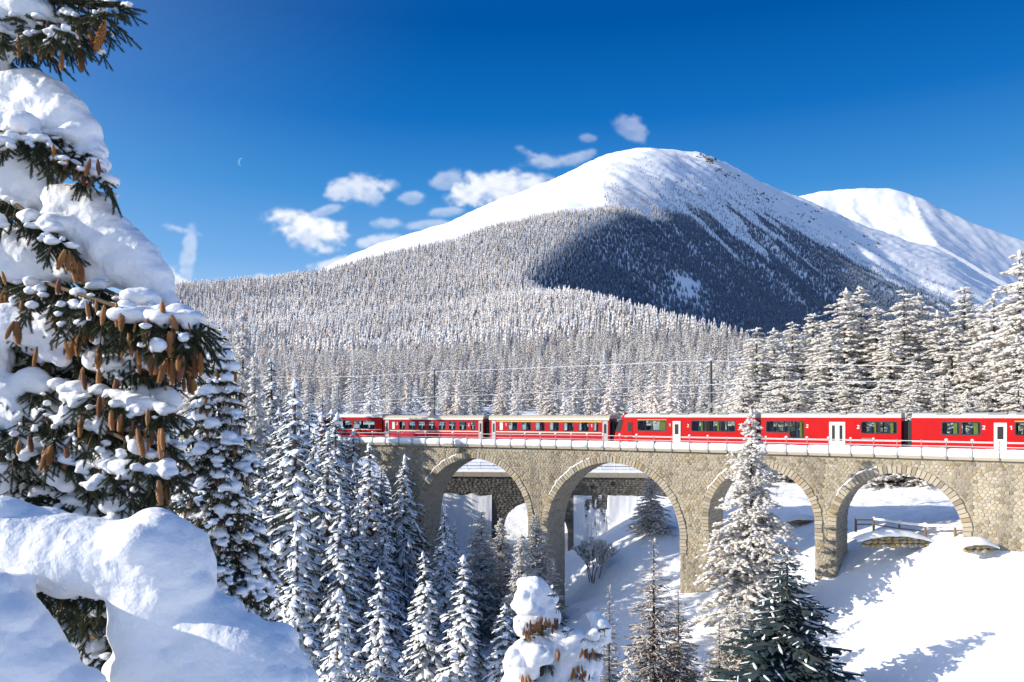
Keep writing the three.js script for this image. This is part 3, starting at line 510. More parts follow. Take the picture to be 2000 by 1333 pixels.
car('modern_railcar', 'modern red railcar with pale double doors, behind the tall frosted larch', 1486, 1761.5, { ...RED, windows: [[1497, 1517, 2.16, 3.2], [1519.5, 1540, 2.16, 3.2], [1543, 1569.5, 1.6, 3.2], [1684, 1716, 2.16, 3.2], [1719, 1751.5, 2.16, 3.2]],
  doors: [[1621.5, 1651, 2]], partitions: [[1562, 1567], [1708, 1712], [1740, 1746]], stripes: [[1486.5, 1761, 1.36, 1.46, M.white], [1486.5, 1761, 0.98, 1.03, M.white], [1683, 1704, 1.58, 1.64, M.roofKit]], marks: [[1577, '2', 2.6, 0.36], [1677, '2', 2.55, 0.36]], roofBoxes: [[1640, 1654], [1711, 1727, 0.04]] });
car('modern_railcar', 'modern red railcar with one pale door at the right edge of the picture', 1780.5, 2075, { ...RED, windows: [[1841, 1873, 2.16, 3.2], [1879, 1914, 2.16, 3.2], [1985, 2018, 2.16, 3.2, 0, 1], [2022, 2050, 2.16, 3.2, 0, 1]],
  doors: [[1943.5, 1966.5]], partitions: [[1862, 1870], [1902, 1911]], stripes: [[1781, 2075, 1.36, 1.46, M.white], [1781, 2075, 0.98, 1.03, M.white]], marks: [[1922, '2', 2.6, 0.36], [1975, '1', 2.6, 0.36]], roofBoxes: [[1828, 1855], [1859, 1876], [1930, 1968], [1985, 2010]] });

// ---------------------------------------------------------------- conifers: trunk, drooping boughs of needles, and the snow lying on them
function lump(g, a, b, r, flat = 0.7, R) {                           // an elongated lump of snow from a to b
  const dx = b[0] - a[0], dy = b[1] - a[1], dz = b[2] - a[2], L = Math.hypot(dx, dy, dz) || 1e-6, ux = dx / L, uy = dy / L, uz = dz / L;
  let sx = -uz, sz = ux; const sl = Math.hypot(sx, sz) || 1; sx /= sl; sz /= sl; const nx = -uy * sz, ny = uz * sx - ux * sz, nz = uy * sx;
  const N = [nx, ny, nz]; const sg = ny < 0 ? -1 : 1;
  const k = g.n, S = 5, put = (t, rr) => { for (let i = 0; i < S; i++) { const an = 2 * Math.PI * i / S, c = Math.cos(an) * rr, s = Math.sin(an) * rr * sg * (Math.sin(an) < 0 ? 0.35 : flat), j = 0.8 + 0.4 * R(); g.v(a[0] + dx * t + (sx * c + N[0] * s) * j, a[1] + dy * t + (N[1] * s) * j, a[2] + dz * t + (sz * c + N[2] * s) * j); } };
  g.v(...a); put(0.22, r * 0.9); put(0.7, r); g.v(b[0], b[1] - r * 0.2, b[2]);
  const e = k + 1 + 2 * S;
  for (let i = 0; i < S; i++) { const j = (i + 1) % S; if (sg > 0) { g.t(k, k + 1 + i, k + 1 + j); g.q(k + 1 + i, k + 1 + S + i, k + 1 + S + j, k + 1 + j); g.t(k + 1 + S + i, e, k + 1 + S + j); } else { g.t(k, k + 1 + j, k + 1 + i); g.q(k + 1 + i, k + 1 + j, k + 1 + S + j, k + 1 + S + i); g.t(k + 1 + S + i, k + 1 + S + j, e); } }
}
function puff(g, x, y, z, r, R, dx, dz) {                               // a small tuft of rime or snow
  const k = g.n, l = Math.hypot(dx, dz) || 1, ux = dx / l, uz = dz / l, a = r * (0.8 + 0.9 * R()), b = r * (0.6 + 0.5 * R()), h = r * (0.55 + 0.5 * R()), j = () => (R() - 0.5) * r * 0.7;
  g.v(x + ux * a + j(), y - 0.35 * r * R() + j() * 0.5, z + uz * a + j()); g.v(x - uz * b + j(), y + j() * 0.6, z + ux * b + j()); g.v(x - ux * a + j(), y + j() * 0.6, z - uz * a + j()); g.v(x + uz * b + j(), y + j() * 0.6, z - ux * b + j()); g.v(x + j() * 0.5, y + h, z + j() * 0.5); g.v(x + j() * 0.5, y - h * 0.7, z + j() * 0.5);
  for (let i = 0; i < 4; i++) { const n = (i + 1) & 3; g.t(k + 4, k + n, k + i); g.t(k + 5, k + i, k + n); }
}
// o: whorls, per (boughs to a whorl), droop, rise, snow (0..1), lumpR, curtain (length of hanging needles), twigs, bare (share of trunk without boughs), taper
function coniferGeo(seed, h, rad, o) {
  const R = rng(seed), needles = new GB(), snow = new GB(), wood = new GB(), q = { whorls: 26, per: 6, droop: 0.5, rise: 0.12, snow: 0.85, lumpR: 0.11, curtain: 0.3, twigs: 4, bare: 0.04, pow: 0.85, thin: 1, jit: 0.3, ...o };
  const lean = (R() - 0.5) * 0.03 * h;
  const trunk = new THREE.CylinderGeometry(0.02 * h * 0.08, 0.009 * h + 0.04, h * 0.97, 7, 4); trunk.translate(0, h * 0.495, 0);
  for (let w = 0; w < q.whorls; w++) {
    const f = (w + 0.3) / q.whorls, y = h * (q.bare + (1 - q.bare) * (1 - Math.pow(f, 0.9)) * 0.985 + 0.005), base = Math.pow(1 - (y - h * q.bare) / (h * (1 - q.bare)), q.pow), per = Math.max(3, Math.round(q.per * (0.6 + 0.5 * base)));
    const a0 = R() * 6.28;
    for (let b = 0; b < per; b++) {
      const an = a0 + (b + (R() - 0.5) * 0.7) / per * 6.283, L = rad * (0.06 + 0.94 * base) * (b % 3 === 2 ? 0.35 + 0.3 * R() : 1 - q.jit + 2 * q.jit * R() * 0.8), ca = Math.cos(an), sa = Math.sin(an), dr = q.droop * (0.7 + 0.6 * R()), yy = y + (R() - 0.5) * h / q.whorls;
      const P = (s) => [ca * L * s, yy + L * (q.rise * s - dr * s * s + (q.tip || 0) * s * s * s), sa * L * s];
      const tip = P(1), n = Math.max(2, Math.round(q.twigs * (0.5 + 0.6 * base)));
      // wood of the bough
      if (q.thin) { const r0 = 0.02 + 0.012 * L, k = wood.n; for (const s of [0, 0.5, 1]) { const p = P(s), r = r0 * (1 - 0.8 * s); wood.v(p[0] - sa * r, p[1], p[2] + ca * r); wood.v(p[0] + sa * r, p[1], p[2] - ca * r); wood.v(p[0], p[1] - r * 1.6, p[2]); } for (let s = 0; s < 2; s++) for (let i = 0; i < 3; i++) { const j = (i + 1) % 3, A = k + s * 3; wood.q(A + i, A + j, A + 3 + j, A + 3 + i); } }
      const spray = (A, B, wd, hang) => {                             // a flat spray of needles with ragged hanging fringe
        const mx = (A[0] + B[0]) / 2, my = (A[1] + B[1]) / 2, mz = (A[2] + B[2]) / 2, dx = B[0] - A[0], dz = B[2] - A[2], l = Math.hypot(dx, dz) || 1e-6, px = -dz / l * wd, pz = dx / l * wd;
        needles.tri([A[0], A[1], A[2]], [mx + px, my - wd * 0.35, mz + pz], [B[0], B[1], B[2]]); needles.tri([A[0], A[1], A[2]], [B[0], B[1], B[2]], [mx - px, my - wd * 0.35, mz - pz]);
        for (let z = 0; z < 3; z++) { const s0 = z / 3 + R() * 0.1, s1 = s0 + 0.3, hg = hang * (0.5 + R()); const u = [lerp(A[0], B[0], s0), lerp(A[1], B[1], s0), lerp(A[2], B[2], s0)], v = [lerp(A[0], B[0], s1), lerp(A[1], B[1], s1), lerp(A[2], B[2], s1)]; needles.tri(u, [(u[0] + v[0]) / 2 + (R() - 0.5) * wd, (u[1] + v[1]) / 2 - hg, (u[2] + v[2]) / 2 + (R() - 0.5) * wd], v); }
      };
      const wd = (0.05 + 0.07 * L * (0.6 + 0.4 * R())) * (q.wide || 1), hg = q.curtain * (0.3 + 0.7 * base);
      spray(P(0.1), P(0.62), wd * 1.1, hg); spray(P(0.55), tip, wd, hg * 0.8);
      const lr = q.lumpR * (0.45 + 0.75 * base);
      if (q.puffs) {
        const m = Math.round(q.puffs * (0.35 + 0.65 * base)); for (let z = 0; z < m; z++) { const s = 0.1 + 0.95 * (z + R()) / m, p = P(s); puff(snow, p[0] + (R() - 0.5) * 0.2, p[1] + 0.04 + (R() - 0.6) * 0.16, p[2] + (R() - 0.5) * 0.2, lr * (0.6 + 0.8 * R()) * (1.15 - 0.4 * s), R, ca, sa); }
      } else {
      if (R() < q.snow) lump(snow, P(0.12), P(0.66), lr * (0.8 + 0.6 * R()), 0.8, R);
      if (R() < q.snow) { const t2 = P(1.03); lump(snow, P(0.55), t2, lr * (0.7 + 0.7 * R()), 0.8, R); }
      }
      for (let t = 0; t < n; t++) {
        const s = 0.22 + 0.7 * (t + R() * 0.6) / n, A = P(s), sd = t & 1 ? 1 : -1, tl = L * (0.42 - 0.22 * s) * (0.7 + 0.6 * R()) + 0.08, dn = (0.25 + 0.5 * R()) * (q.droop + 0.25) - (q.up || 0);
        const B = [A[0] + (ca * 0.6 - sa * sd * 0.75) * tl, A[1] - dn * tl, A[2] + (sa * 0.6 + ca * sd * 0.75) * tl];
        spray(A, B, wd * 0.75, hg * 0.8);
        if (q.puffs) { const m = q.twigPuffs; for (let z = 0; z < m; z++) { const u = (z + R()) / m; puff(snow, lerp(A[0], B[0], u) + (R() - 0.5) * 0.16, lerp(A[1], B[1], u) + (R() - 0.55) * 0.2, lerp(A[2], B[2], u) + (R() - 0.5) * 0.16, lr * (0.45 + 0.75 * R()), R, B[0] - A[0], B[2] - A[2]); } }
        else if (R() < q.snow * 0.9) lump(snow, [A[0], A[1] + 0.02, A[2]], [lerp(A[0], B[0], 1.03), lerp(A[1], B[1], 1.03), lerp(A[2], B[2], 1.03)], lr * (0.55 + 0.7 * R()), 0.75, R);
        if (q.fringe) for (let z = 0; z < q.fringe; z++) { const u = R(), C = [lerp(A[0], B[0], u), lerp(A[1], B[1], u), lerp(A[2], B[2], u)], D = [C[0] + (R() - 0.5) * 0.5 * tl, C[1] - (R() - 0.2) * 0.5 * tl, C[2] + (R() - 0.5) * 0.5 * tl]; lump(snow, C, D, lr * 0.4 * (0.5 + R()), 0.8, R); }
      }
    }
  }
  const topL = lump(snow, [0, h * 0.955, 0], [0.02 * h * (R() - 0.5), h * 1.005, 0], 0.09 + 0.04 * R(), 1, R);
  return { trunk, needles: needles.geo(null, false), snow: snow.geo(null, true), wood: q.thin ? wood.geo() : null };
}
const KINDS = {
  spruce: { mats: [M.bark, M.needle, M.snow], names: ['trunk', 'needles', 'snow'], o: { whorls: 38, per: 8, droop: 0.8, rise: 0.12, snow: 1, lumpR: 0.18, curtain: 0.5, twigs: 4 } },
  slimSpruce: { mats: [M.bark, M.needle, M.snow], names: ['trunk', 'needles', 'snow'], o: { whorls: 38, per: 7, droop: 1.0, rise: 0.05, snow: 1, lumpR: 0.17, curtain: 0.4, twigs: 3 } },
  larch: { mats: [M.bark, M.larchTwig, M.frost], names: ['trunk', 'twigs', 'frost'], o: { whorls: 36, per: 8, droop: 0.4, rise: 0.14, snow: 1, lumpR: 0.2, curtain: 0.1, twigs: 5, puffs: 10, twigPuffs: 5, pow: 0.7, jit: 0.45 } },
  groveLarch: { mats: [M.bark, M.larchTwig, M.frost], names: ['trunk', 'twigs', 'frost'], o: { whorls: 28, per: 7, droop: 0.4, rise: 0.14, snow: 1, lumpR: 0.25, curtain: 0.2, twigs: 4, puffs: 9, twigPuffs: 4, pow: 0.7, jit: 0.45, thin: 0 } },
  thinLarch: { mats: [M.bark, M.larchDark, M.frost], names: ['trunk', 'twigs', 'frost'], o: { whorls: 40, per: 6, droop: 0.12, rise: 0.05, snow: 0.8, lumpR: 0.06, curtain: 0.2, twigs: 5, pow: 0.75 } },
  darkSpruce: { mats: [M.bark, M.needleBlue, M.snow], names: ['trunk', 'needles', 'snow'], o: { whorls: 30, per: 10, droop: 0.35, rise: 0.02, tip: 0.28, snow: 0.2, lumpR: 0.12, curtain: 0.42, twigs: 8, jit: 0.25, wide: 1.7 } },
};
const protos = {};
function treeProto(kind, v, ratio) {                                  // shapes are made for a 20 m tree and scaled
  const key = kind + v + ratio; if (protos[key]) return protos[key];
  const g = coniferGeo(1000 + v * 77 + kind.length * 13, 20, 20 * ratio, KINDS[kind].o);
  return protos[key] = g;
}
const made = {};
function conifer(kind, v, ratio, name, label, X, Z, topY, group, category = 'tree', widthK = 1) {
  const base = groundH(X, Z) - 0.3, h = topY - base, s = h / 20, key = kind + v + ratio, K_ = KINDS[kind];
  let t;
  if (!made[key]) { const g = treeProto(kind, v, ratio); t = thing(name, label, category); made[key] = t; part(K_.names[0], g.trunk, K_.mats[0], t); if (g.wood) part('boughs', g.wood, K_.mats[0], t, STUFF); part(K_.names[1], g.needles, K_.mats[1], t, STUFF); part(K_.names[2], g.snow, K_.mats[2], t, STUFF); }
  else { t = made[key].clone(); t.name = numbered(name); t.userData = {}; tag(t, label, category); scene.add(t); }
  if (group) t.userData.group = group; else delete t.userData.group;
  t.position.set(X, base, -Z); t.scale.set(s * widthK, s, s * widthK); t.rotation.y = (X * 7.3 + Z * 3.1 + v) % 6.28;
  return t;
}
// a tree by the pixel of its top, its depth and its width in pixels low down
function treeAt(kind, v, px, py, Z, width, name, label, group, category) {
  const p = at(px, py, Z), base = groundH(p.x, Z), h = p.y - base, want = width / 2 / F * Z, ratios = kind === 'darkSpruce' ? [0.22, 0.3] : [0.14, 0.2];
  const r0 = want / h, ratio = Math.abs(r0 - ratios[0]) < Math.abs(r0 - ratios[1]) ? ratios[0] : ratios[1];
  return conifer(kind, v, ratio, name, label, p.x, Z, p.y, group, category, clamp(r0 / ratio, 0.6, 1.5) * (kind === 'spruce' ? 1.5 : /arch/.test(kind) && kind !== 'thinLarch' ? 1.3 : 1.1));
}
const SN = 'snowy_spruce', LA = 'frosted_larch';
// spruces standing left of these, in the photograph behind the big near spruce
[[430, 800, 70, 170], [380, 850, 62, 180], [320, 780, 88, 160], [250, 820, 80, 170], [180, 790, 95, 160], [110, 830, 75, 170], [40, 800, 90, 160], [300, 900, 66, 180], [200, 930, 60, 190], [90, 940, 64, 190], [0, 900, 70, 180], [-80, 830, 85, 170]].forEach(([px, py, Z, w], i) => treeAt('spruce', i % 4, px, py, Z, w, SN, 'snowy valley spruce mostly hidden behind the big near spruce', 'spruces hidden behind the near spruce'));
// more spruces at the left
[[2, 648, 800, 86, 170, 'snowy spruce directly in front of the left end of the train'], [0, 690, 838, 100, 120, 'snowy spruce in front of the track just left of the first railing posts'], [3, 745, 905, 118, 150, 'dark snowy spruce seen under the leftmost viaduct arch'], [1, 700, 925, 120, 150, 'dark snowy spruce behind the shaded left end of the viaduct'], [1, 604, 792, 98, 150, 'snowy spruce hiding the track left of the train'], [2, 560, 772, 104, 140, 'snowy spruce behind the broad one, its top level with the wires'], [0, 628, 812, 92, 150, 'bushy snowy spruce just left of the panorama coach'], [3, 640, 845, 70, 170, 'bushy snowy spruce in the middle of the shaded cluster left of the viaduct'], [1, 530, 700, 110, 120, 'pale snowy spruce between the frosted larches and the broad spruce']].forEach(([v, px, py, Z, w, label]) => treeAt('spruce', v, px, py, Z, w, SN, label));
// the spruces crowding the valley in front of the viaduct's left half
[[0, 575, 742, 62, 215, 'tall snow laden spruce, broadest of those left of the train'],
 [1, 655, 806, 74, 170, 'snowy spruce rising in front of the left end of the train'],
 [2, 722, 866, 82, 150, 'narrow topped snowy spruce standing before the leftmost visible viaduct arch'],
 [3, 790, 888, 84, 150, 'snowy spruce whose top reaches the pier left of the first full arch'],
 [0, 664, 952, 60, 140, 'snowy spruce with thin pointed top below the bright red panorama coach'],
 [1, 612, 838, 78, 140, 'snowy spruce squeezed between the broad spruce and the train end'],
 [2, 545, 800, 84, 150, 'pale snowy spruce half hidden behind the broad spruce'],
 [3, 868, 985, 76, 105, 'slender snowy spruce in front of the left pier of the first full arch'],
 [1, 830, 1078, 56, 150, 'dark shaded snowy spruce at the foot of the first full arch'],
 [2, 742, 1108, 50, 160, 'snow hung spruce low in the shade at the bottom, left of the middle'],
 [0, 905, 1085, 54, 170, 'snow hung spruce low in the shade, left of the snow balled treetop'],
 [3, 505, 905, 66, 160, 'shaded snowy spruce just right of the cone bearing spruce'],
 [2, 580, 1040, 46, 200, 'dark shaded spruce above the end of the big snow bough'],
 [1, 660, 1150, 42, 190, 'dark shaded spruce at the bottom edge right of the big snow bough'],
 [3, 985, 1180, 52, 140, 'shaded spruce behind the left side of the snow balled treetop'],
 [0, 700, 965, 70, 120, 'snowy spruce crowded below the leftmost visible arch'],
 [2, 752, 985, 72, 110, 'snowy spruce in shade below the pier left of the first full arch']].forEach(([v, px, py, Z, w, label]) => treeAt('spruce', v, px, py, Z, w, SN, label));
[[0, 888, 1018, 88, 66, 'thin dark spruce against the white wall seen in the first full arch'],
 [1, 630, 770, 108, 90, 'slim snowy spruce behind the left end of the train'],
 [0, 690, 905, 90, 80, 'slim snowy spruce in front of the shaded left end of the viaduct']].forEach(([v, px, py, Z, w, label]) => treeAt('slimSpruce', v, px, py, Z, w, SN, label));
[[0, 474, 612, 96, 120, 'tall pale frosted larch rising left of the wires'], [1, 497, 690, 92, 90, 'shorter frosted larch beside the tall pale one left of the wires'], [2, 440, 660, 100, 110, 'frosted larch behind the cone bearing spruce'],
 [1, 385, 640, 104, 110, 'frosted larch showing above the cone bearing spruce'],
 [0, 940, 998, 90, 120, 'sunlit frosted larch standing in the first full arch'], [2, 978, 1012, 94, 90, 'smaller frosted larch close beside the sunlit one in the first full arch'],
 [1, 1047, 1003, 86, 100, 'frosted larch in front of the pier between the two full arches'],
 [2, 1468, 798, 71, 165, 'very tall frosted larch in front of the red train and the viaduct'],
 [1, 1437, 1168, 60, 120, 'small frosted larch below the very tall one'],
 [0, 1228, 1272, 52, 90, 'little frosted tree at the bottom right of the snow balled treetop'],
 [3, 1018, 1040, 80, 90, 'frosted larch at the left foot of the middle pier']].forEach(([v, px, py, Z, w, label]) => treeAt('larch', v, px, py, Z, w, LA, label));
treeAt('groveLarch', 0, 1272, 922, 101, 150, LA, 'frosted larch behind the viaduct filling the right side of the second full arch');
[[0, 1277, 1052, 63, 165, 'bare dark larch with level branches in front of the second full arch'], [1, 1325, 1150, 62, 110, 'smaller bare larch touching the right side of the dark larch'],
 [0, 1190, 1142, 60, 70, 'thin spindly larch right of the snow balled treetop'], [1, 1405, 1215, 57, 110, 'bare brownish larch left of the dark green spruce']].forEach(([v, px, py, Z, w, label]) => treeAt('thinLarch', v, px, py, Z, w, 'bare_larch', label));
treeAt('darkSpruce', 0, 1538, 1070, 54, 330, 'dark_spruce', 'dark green spruce with little snow at the bottom right');
treeAt('darkSpruce', 1, 1440, 1320, 44, 150, 'dark_spruce', 'top of a dark spruce peeping in at the bottom edge');
// the frosted grove behind the train on the right
{
  const R = rng(321), tops = [[1478, 640, 128], [1512, 640, 132], [1548, 628, 136], [1588, 612, 140], [1600, 655, 126], [1652, 562, 132], [1682, 558, 138], [1712, 604, 130], [1766, 566, 124], [1796, 572, 132], [1832, 606, 120], [1884, 560, 122], [1918, 600, 116], [1942, 576, 112], [1992, 488, 100], [2030, 470, 98], [1965, 600, 106],
    [1452, 735, 122], [1532, 690, 118], [1622, 640, 120], [1740, 640, 118], [1860, 640, 112], [1560, 740, 112], [1660, 700, 110], [1790, 690, 108], [1900, 680, 104], [1985, 660, 96], [1500, 765, 110], [1610, 755, 106], [1720, 740, 104], [1845, 735, 100], [1940, 730, 97], [2040, 640, 94], [1430, 770, 135], [1404, 772, 160], [1690, 770, 100], [1775, 765, 98], [1890, 760, 95], [1990, 745, 92]];
  const order = tops.map((q, i) => [q, i]).sort((a, b) => a[0][0] - b[0][0]);
  const ord = ['first', 'second', 'third', 'fourth', 'fifth', 'sixth', 'seventh', 'eighth', 'ninth', 'tenth', 'eleventh', 'twelfth', 'thirteenth', 'fourteenth', 'fifteenth', 'sixteenth', 'seventeenth'], seen = { back: 0, middle: 0, front: 0 };
  order.forEach(([[px, py, Z], i], k) => {
    const row = i < 17 ? 'back' : i < 27 ? 'middle' : 'front', nth = ord[seen[row]++];
    treeAt('groveLarch', i % 4, px, py, Z * 1.06, lerp(150, 220, R()) * (i < 17 ? 1 : 0.85), LA, i === 14 ? 'tallest frosted larch behind the train, cut by the right edge of the picture' : `cream frosted larch behind the railcars, ${nth} from left in the grove's ${row} row`, 'frosted larches of the grove behind the railcars');
  });
}

// ---------------------------------------------------------------- the wooded hillside
function farTree(seed, tiers, spikes, wide) {                         // a light tree: dark body, ragged tiers of frosted boughs
  const R = rng(seed), g = new GB(), h = 1;
  const ring = [];
  for (let i = 0; i < tiers; i++) {
    const f = i / tiers, y = 0.97 - 0.93 * Math.pow(f, 0.95), r = wide * (0.12 + 0.88 * Math.pow(f + 0.06, 0.8)), drop = 0.8 / tiers + 0.03, n = Math.round(spikes * (0.7 + 0.5 * f)), a0 = R() * 6;
    for (let k = 0; k < n; k++) {
      const a = a0 + (k + (R() - 0.5) * 0.6) / n * 6.283, w = 0.62 * 6.283 / n * (0.6 + 0.6 * R()), rr = r * (0.65 + 0.6 * R()), d = drop * (0.7 + 0.8 * R());
      const A = [0, y + 0.02, 0], B = [Math.cos(a - w) * rr * 0.75, y - d * 0.7, Math.sin(a - w) * rr * 0.75], C = [Math.cos(a) * rr, y - d, Math.sin(a) * rr], D = [Math.cos(a + w) * rr * 0.75, y - d * 0.7, Math.sin(a + w) * rr * 0.75];
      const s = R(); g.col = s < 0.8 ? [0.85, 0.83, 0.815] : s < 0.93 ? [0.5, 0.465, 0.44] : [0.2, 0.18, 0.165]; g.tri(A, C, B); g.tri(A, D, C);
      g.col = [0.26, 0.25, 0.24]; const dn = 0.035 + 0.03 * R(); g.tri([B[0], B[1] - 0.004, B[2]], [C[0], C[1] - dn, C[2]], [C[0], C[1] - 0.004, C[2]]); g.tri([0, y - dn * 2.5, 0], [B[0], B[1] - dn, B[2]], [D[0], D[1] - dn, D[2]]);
    }
  }
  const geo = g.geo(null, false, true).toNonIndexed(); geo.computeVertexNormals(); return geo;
}
const farGeos = [farTree(1, 9, 6, 0.17), farTree(2, 11, 6, 0.14), farTree(3, 8, 6, 0.2)];
{
  const R = rng(99), lists = [[], [], []], near = [], d = new THREE.Object3D(), col = new THREE.Color();
  const put = (X, Z, scale, tint, dry = 0) => { const k = Math.floor(R() * 3); d.position.set(X, groundH(X, Z) - 0.4, -Z); const s = scale * (0.7 + 0.6 * R()); d.scale.set(s * (0.85 + 0.4 * R()), s, s * (0.85 + 0.4 * R())); d.rotation.y = R() * 6.28; d.updateMatrix(); const b = tint * (0.88 + 0.3 * R()), warm = (R() - 0.5) * 0.12; lists[k].push([d.matrix.clone(), [b * (1 + warm), b, b * (1 - warm)].map((c, i) => c * lerp(1, [0.33, 0.43, 0.58][i], dry))]); };  // dry: thinner frost plus painted blue shade and haze
  // nearer trees carry real boughs, snow and twigs
  const o1 = { whorls: 17, per: 6, droop: 0.5, rise: 0.1, snow: 0.9, lumpR: 0.36, curtain: 0.4, twigs: 2, thin: 0, pow: 0.8, jit: 0.4 };
  const cg = [0, 1, 2, 3].map((v) => { const c = coniferGeo(500 + v, 1 * 20, 20 * [0.19, 0.22, 0.17, 0.2][v], o1), paint = (g, col) => { const n = g.attributes.position.count, a = new Float32Array(n * 3); for (let i = 0; i < n; i++) { a[i * 3] = col[0]; a[i * 3 + 1] = col[1]; a[i * 3 + 2] = col[2]; } g.setAttribute('color', new THREE.BufferAttribute(a, 3)); return g; };
    const g = mergeGeometries([paint(c.trunk, [0.42, 0.38, 0.34]), paint(c.needles, v < 2 ? [0.66, 0.62, 0.58] : [0.42, 0.395, 0.37]), paint(c.snow, [0.86, 0.84, 0.82])]); g.scale(0.05, 0.05, 0.05); return g; });
  const nlists = [[], [], [], []];
  const nearPut = (X, Z, scale, tint) => { const k = Math.floor(R() * 4), s = scale * (0.7 + 0.6 * R()), w = 1.15 + 0.5 * R(); d.position.set(X, groundH(X, Z) - 0.4, -Z); d.scale.set(s * w, s, s * w); d.rotation.set(0, R() * 6.28, 0); d.updateMatrix(); const b = tint * (0.85 + 0.3 * R()), warm = (R() - 0.5) * 0.08; nlists[k].push([d.matrix.clone(), [b * (1 + warm), b, b * (1 - warm)]]); };
  let Z = 245;
  while (Z < 4300) {
    const sp = Z < 340 ? 11 : lerp(7.6, 7.4, sstep(400, 900, Z)) + clamp((Z - 900) * 0.0012, 0, 3), u0 = -0.7, u1 = 0.72, n = Math.ceil((u1 - u0) * Z / sp);
    for (let i = 0; i < n; i++) {
      const u = u0 + (u1 - u0) * (i + R()) / n, X = u * Z, z = Z + (R() - 0.5) * sp * 1.6, px = CX + F * u, tl = treeLine(u);
      const noise = fbm(X / 160, z / 260, 3, 4) - 0.5, streak = fbm((X * 0.85 + z * 0.5) / 70, (z - X) / 900, 8, 3) - 0.5;
      let lim = px < 1200 ? tl * (1 + noise * 0.02) : tl * (1 + noise * 0.22 + streak * 0.3 * sstep(1200, 1320, px));
      let dens = z < lim ? 1 : px > 1180 ? 0.34 * (1 - sstep(lim, lim * 1.35, z)) + 0.02 * (z < tl * 1.5 ? 1 : 0) : 0;
      if (z > 1500 && px > 1240) { const py = HY - groundH(X, z) / z * F; dens *= 1 - 0.9 * sstep(1, 0.35, Math.hypot((px - 1345 - (py - 570) * 0.4) / 60, (py - 568) / 48) + noise * 1.6); dens *= 1 - 0.35 * sstep(0.08, 0.22, streak); }
      if (z < 2400) dens *= 0.9 + 0.9 * Math.min(0.1, noise + 0.05);
      if (R() > dens) continue;
      const r2 = Math.hypot(X, z); if (r2 < 240) continue;
      if (z < 620) { nearPut(X, z, lerp(15, 18, sstep(260, 420, z)), lerp(1.06, 1.0, sstep(300, 900, z)) * (1 + noise * 0.3)); continue; }
      { const dry = z > 700 ? sstep(0, 60, X - ridgeX(Math.min(z, 2700))) : 0;   // less frost beyond the ridge, with blue shade and haze painted into the tint
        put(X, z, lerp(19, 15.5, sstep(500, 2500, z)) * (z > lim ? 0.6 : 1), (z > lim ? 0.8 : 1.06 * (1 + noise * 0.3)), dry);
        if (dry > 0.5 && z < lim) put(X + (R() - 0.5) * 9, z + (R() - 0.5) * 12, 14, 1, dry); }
    }
    Z += sp * 0.95;
  }
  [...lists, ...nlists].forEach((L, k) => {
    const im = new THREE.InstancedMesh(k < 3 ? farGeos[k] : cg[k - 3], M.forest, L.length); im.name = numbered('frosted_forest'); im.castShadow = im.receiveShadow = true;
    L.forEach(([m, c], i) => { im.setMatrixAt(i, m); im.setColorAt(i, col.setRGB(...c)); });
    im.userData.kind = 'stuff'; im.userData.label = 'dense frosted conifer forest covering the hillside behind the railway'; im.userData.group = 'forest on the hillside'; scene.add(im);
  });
  console.log('far trees', [...lists, ...nlists].map((l) => l.length).join(' '));
}

// dark rocks breaking through the snow round the summit and on the shaded flank
{
  const R = rng(12), g = new THREE.IcosahedronGeometry(1, 1), p = g.attributes.position; for (let i = 0; i < p.count; i++) { const q = 0.6 + 0.8 * vnoise(p.getX(i) * 1.7 + 4, p.getY(i) * 1.7, p.getZ(i) * 1.7); p.setXYZ(i, p.getX(i) * q, p.getY(i) * q * 0.7, p.getZ(i) * q); } g.computeVertexNormals();
  const spots = []; const add = (px, py, sp, n, s) => { for (let k = 0; k < n; k++) { const x = px + (R() - 0.5) * sp * 2, yy = py + (R() - 0.5) * sp, u = (x - CX) / F; for (let Z = 2600; Z < 5600; Z += 12) { if (HY - groundH(u * Z, Z) / Z * F <= yy) { spots.push([u * Z, Z, s * (0.4 + R())]); break; } } } };
  add(1372, 306, 10, 14, 7); add(1390, 316, 9, 16, 9); add(1405, 332, 8, 10, 7); add(1430, 345, 16, 12, 6); add(1500, 385, 30, 20, 6); add(1580, 420, 40, 24, 6); add(1450, 400, 40, 22, 5); add(1340, 372, 30, 10, 5); add(1680, 470, 40, 18, 6); add(1380, 610, 30, 10, 4);
  const im = new THREE.InstancedMesh(g, std({ color: rgb(0.12, 0.11, 0.1), roughness: 1 }), spots.length), d = new THREE.Object3D(); im.name = 'mountain_rocks'; spots.forEach(([X, Z, s], i) => { d.position.set(X, groundH(X, Z) + s * 0.1, -Z); d.scale.set(s * (0.8 + R()), s * (0.5 + 0.5 * R()), s); d.rotation.set(R(), R() * 6, R()); d.updateMatrix(); im.setMatrixAt(i, d.matrix); }); im.castShadow = im.receiveShadow = true; im.userData.kind = 'stuff'; im.userData.label = 'dark rocks breaking through the snow near the summit and on the shaded flank'; scene.add(im);
}

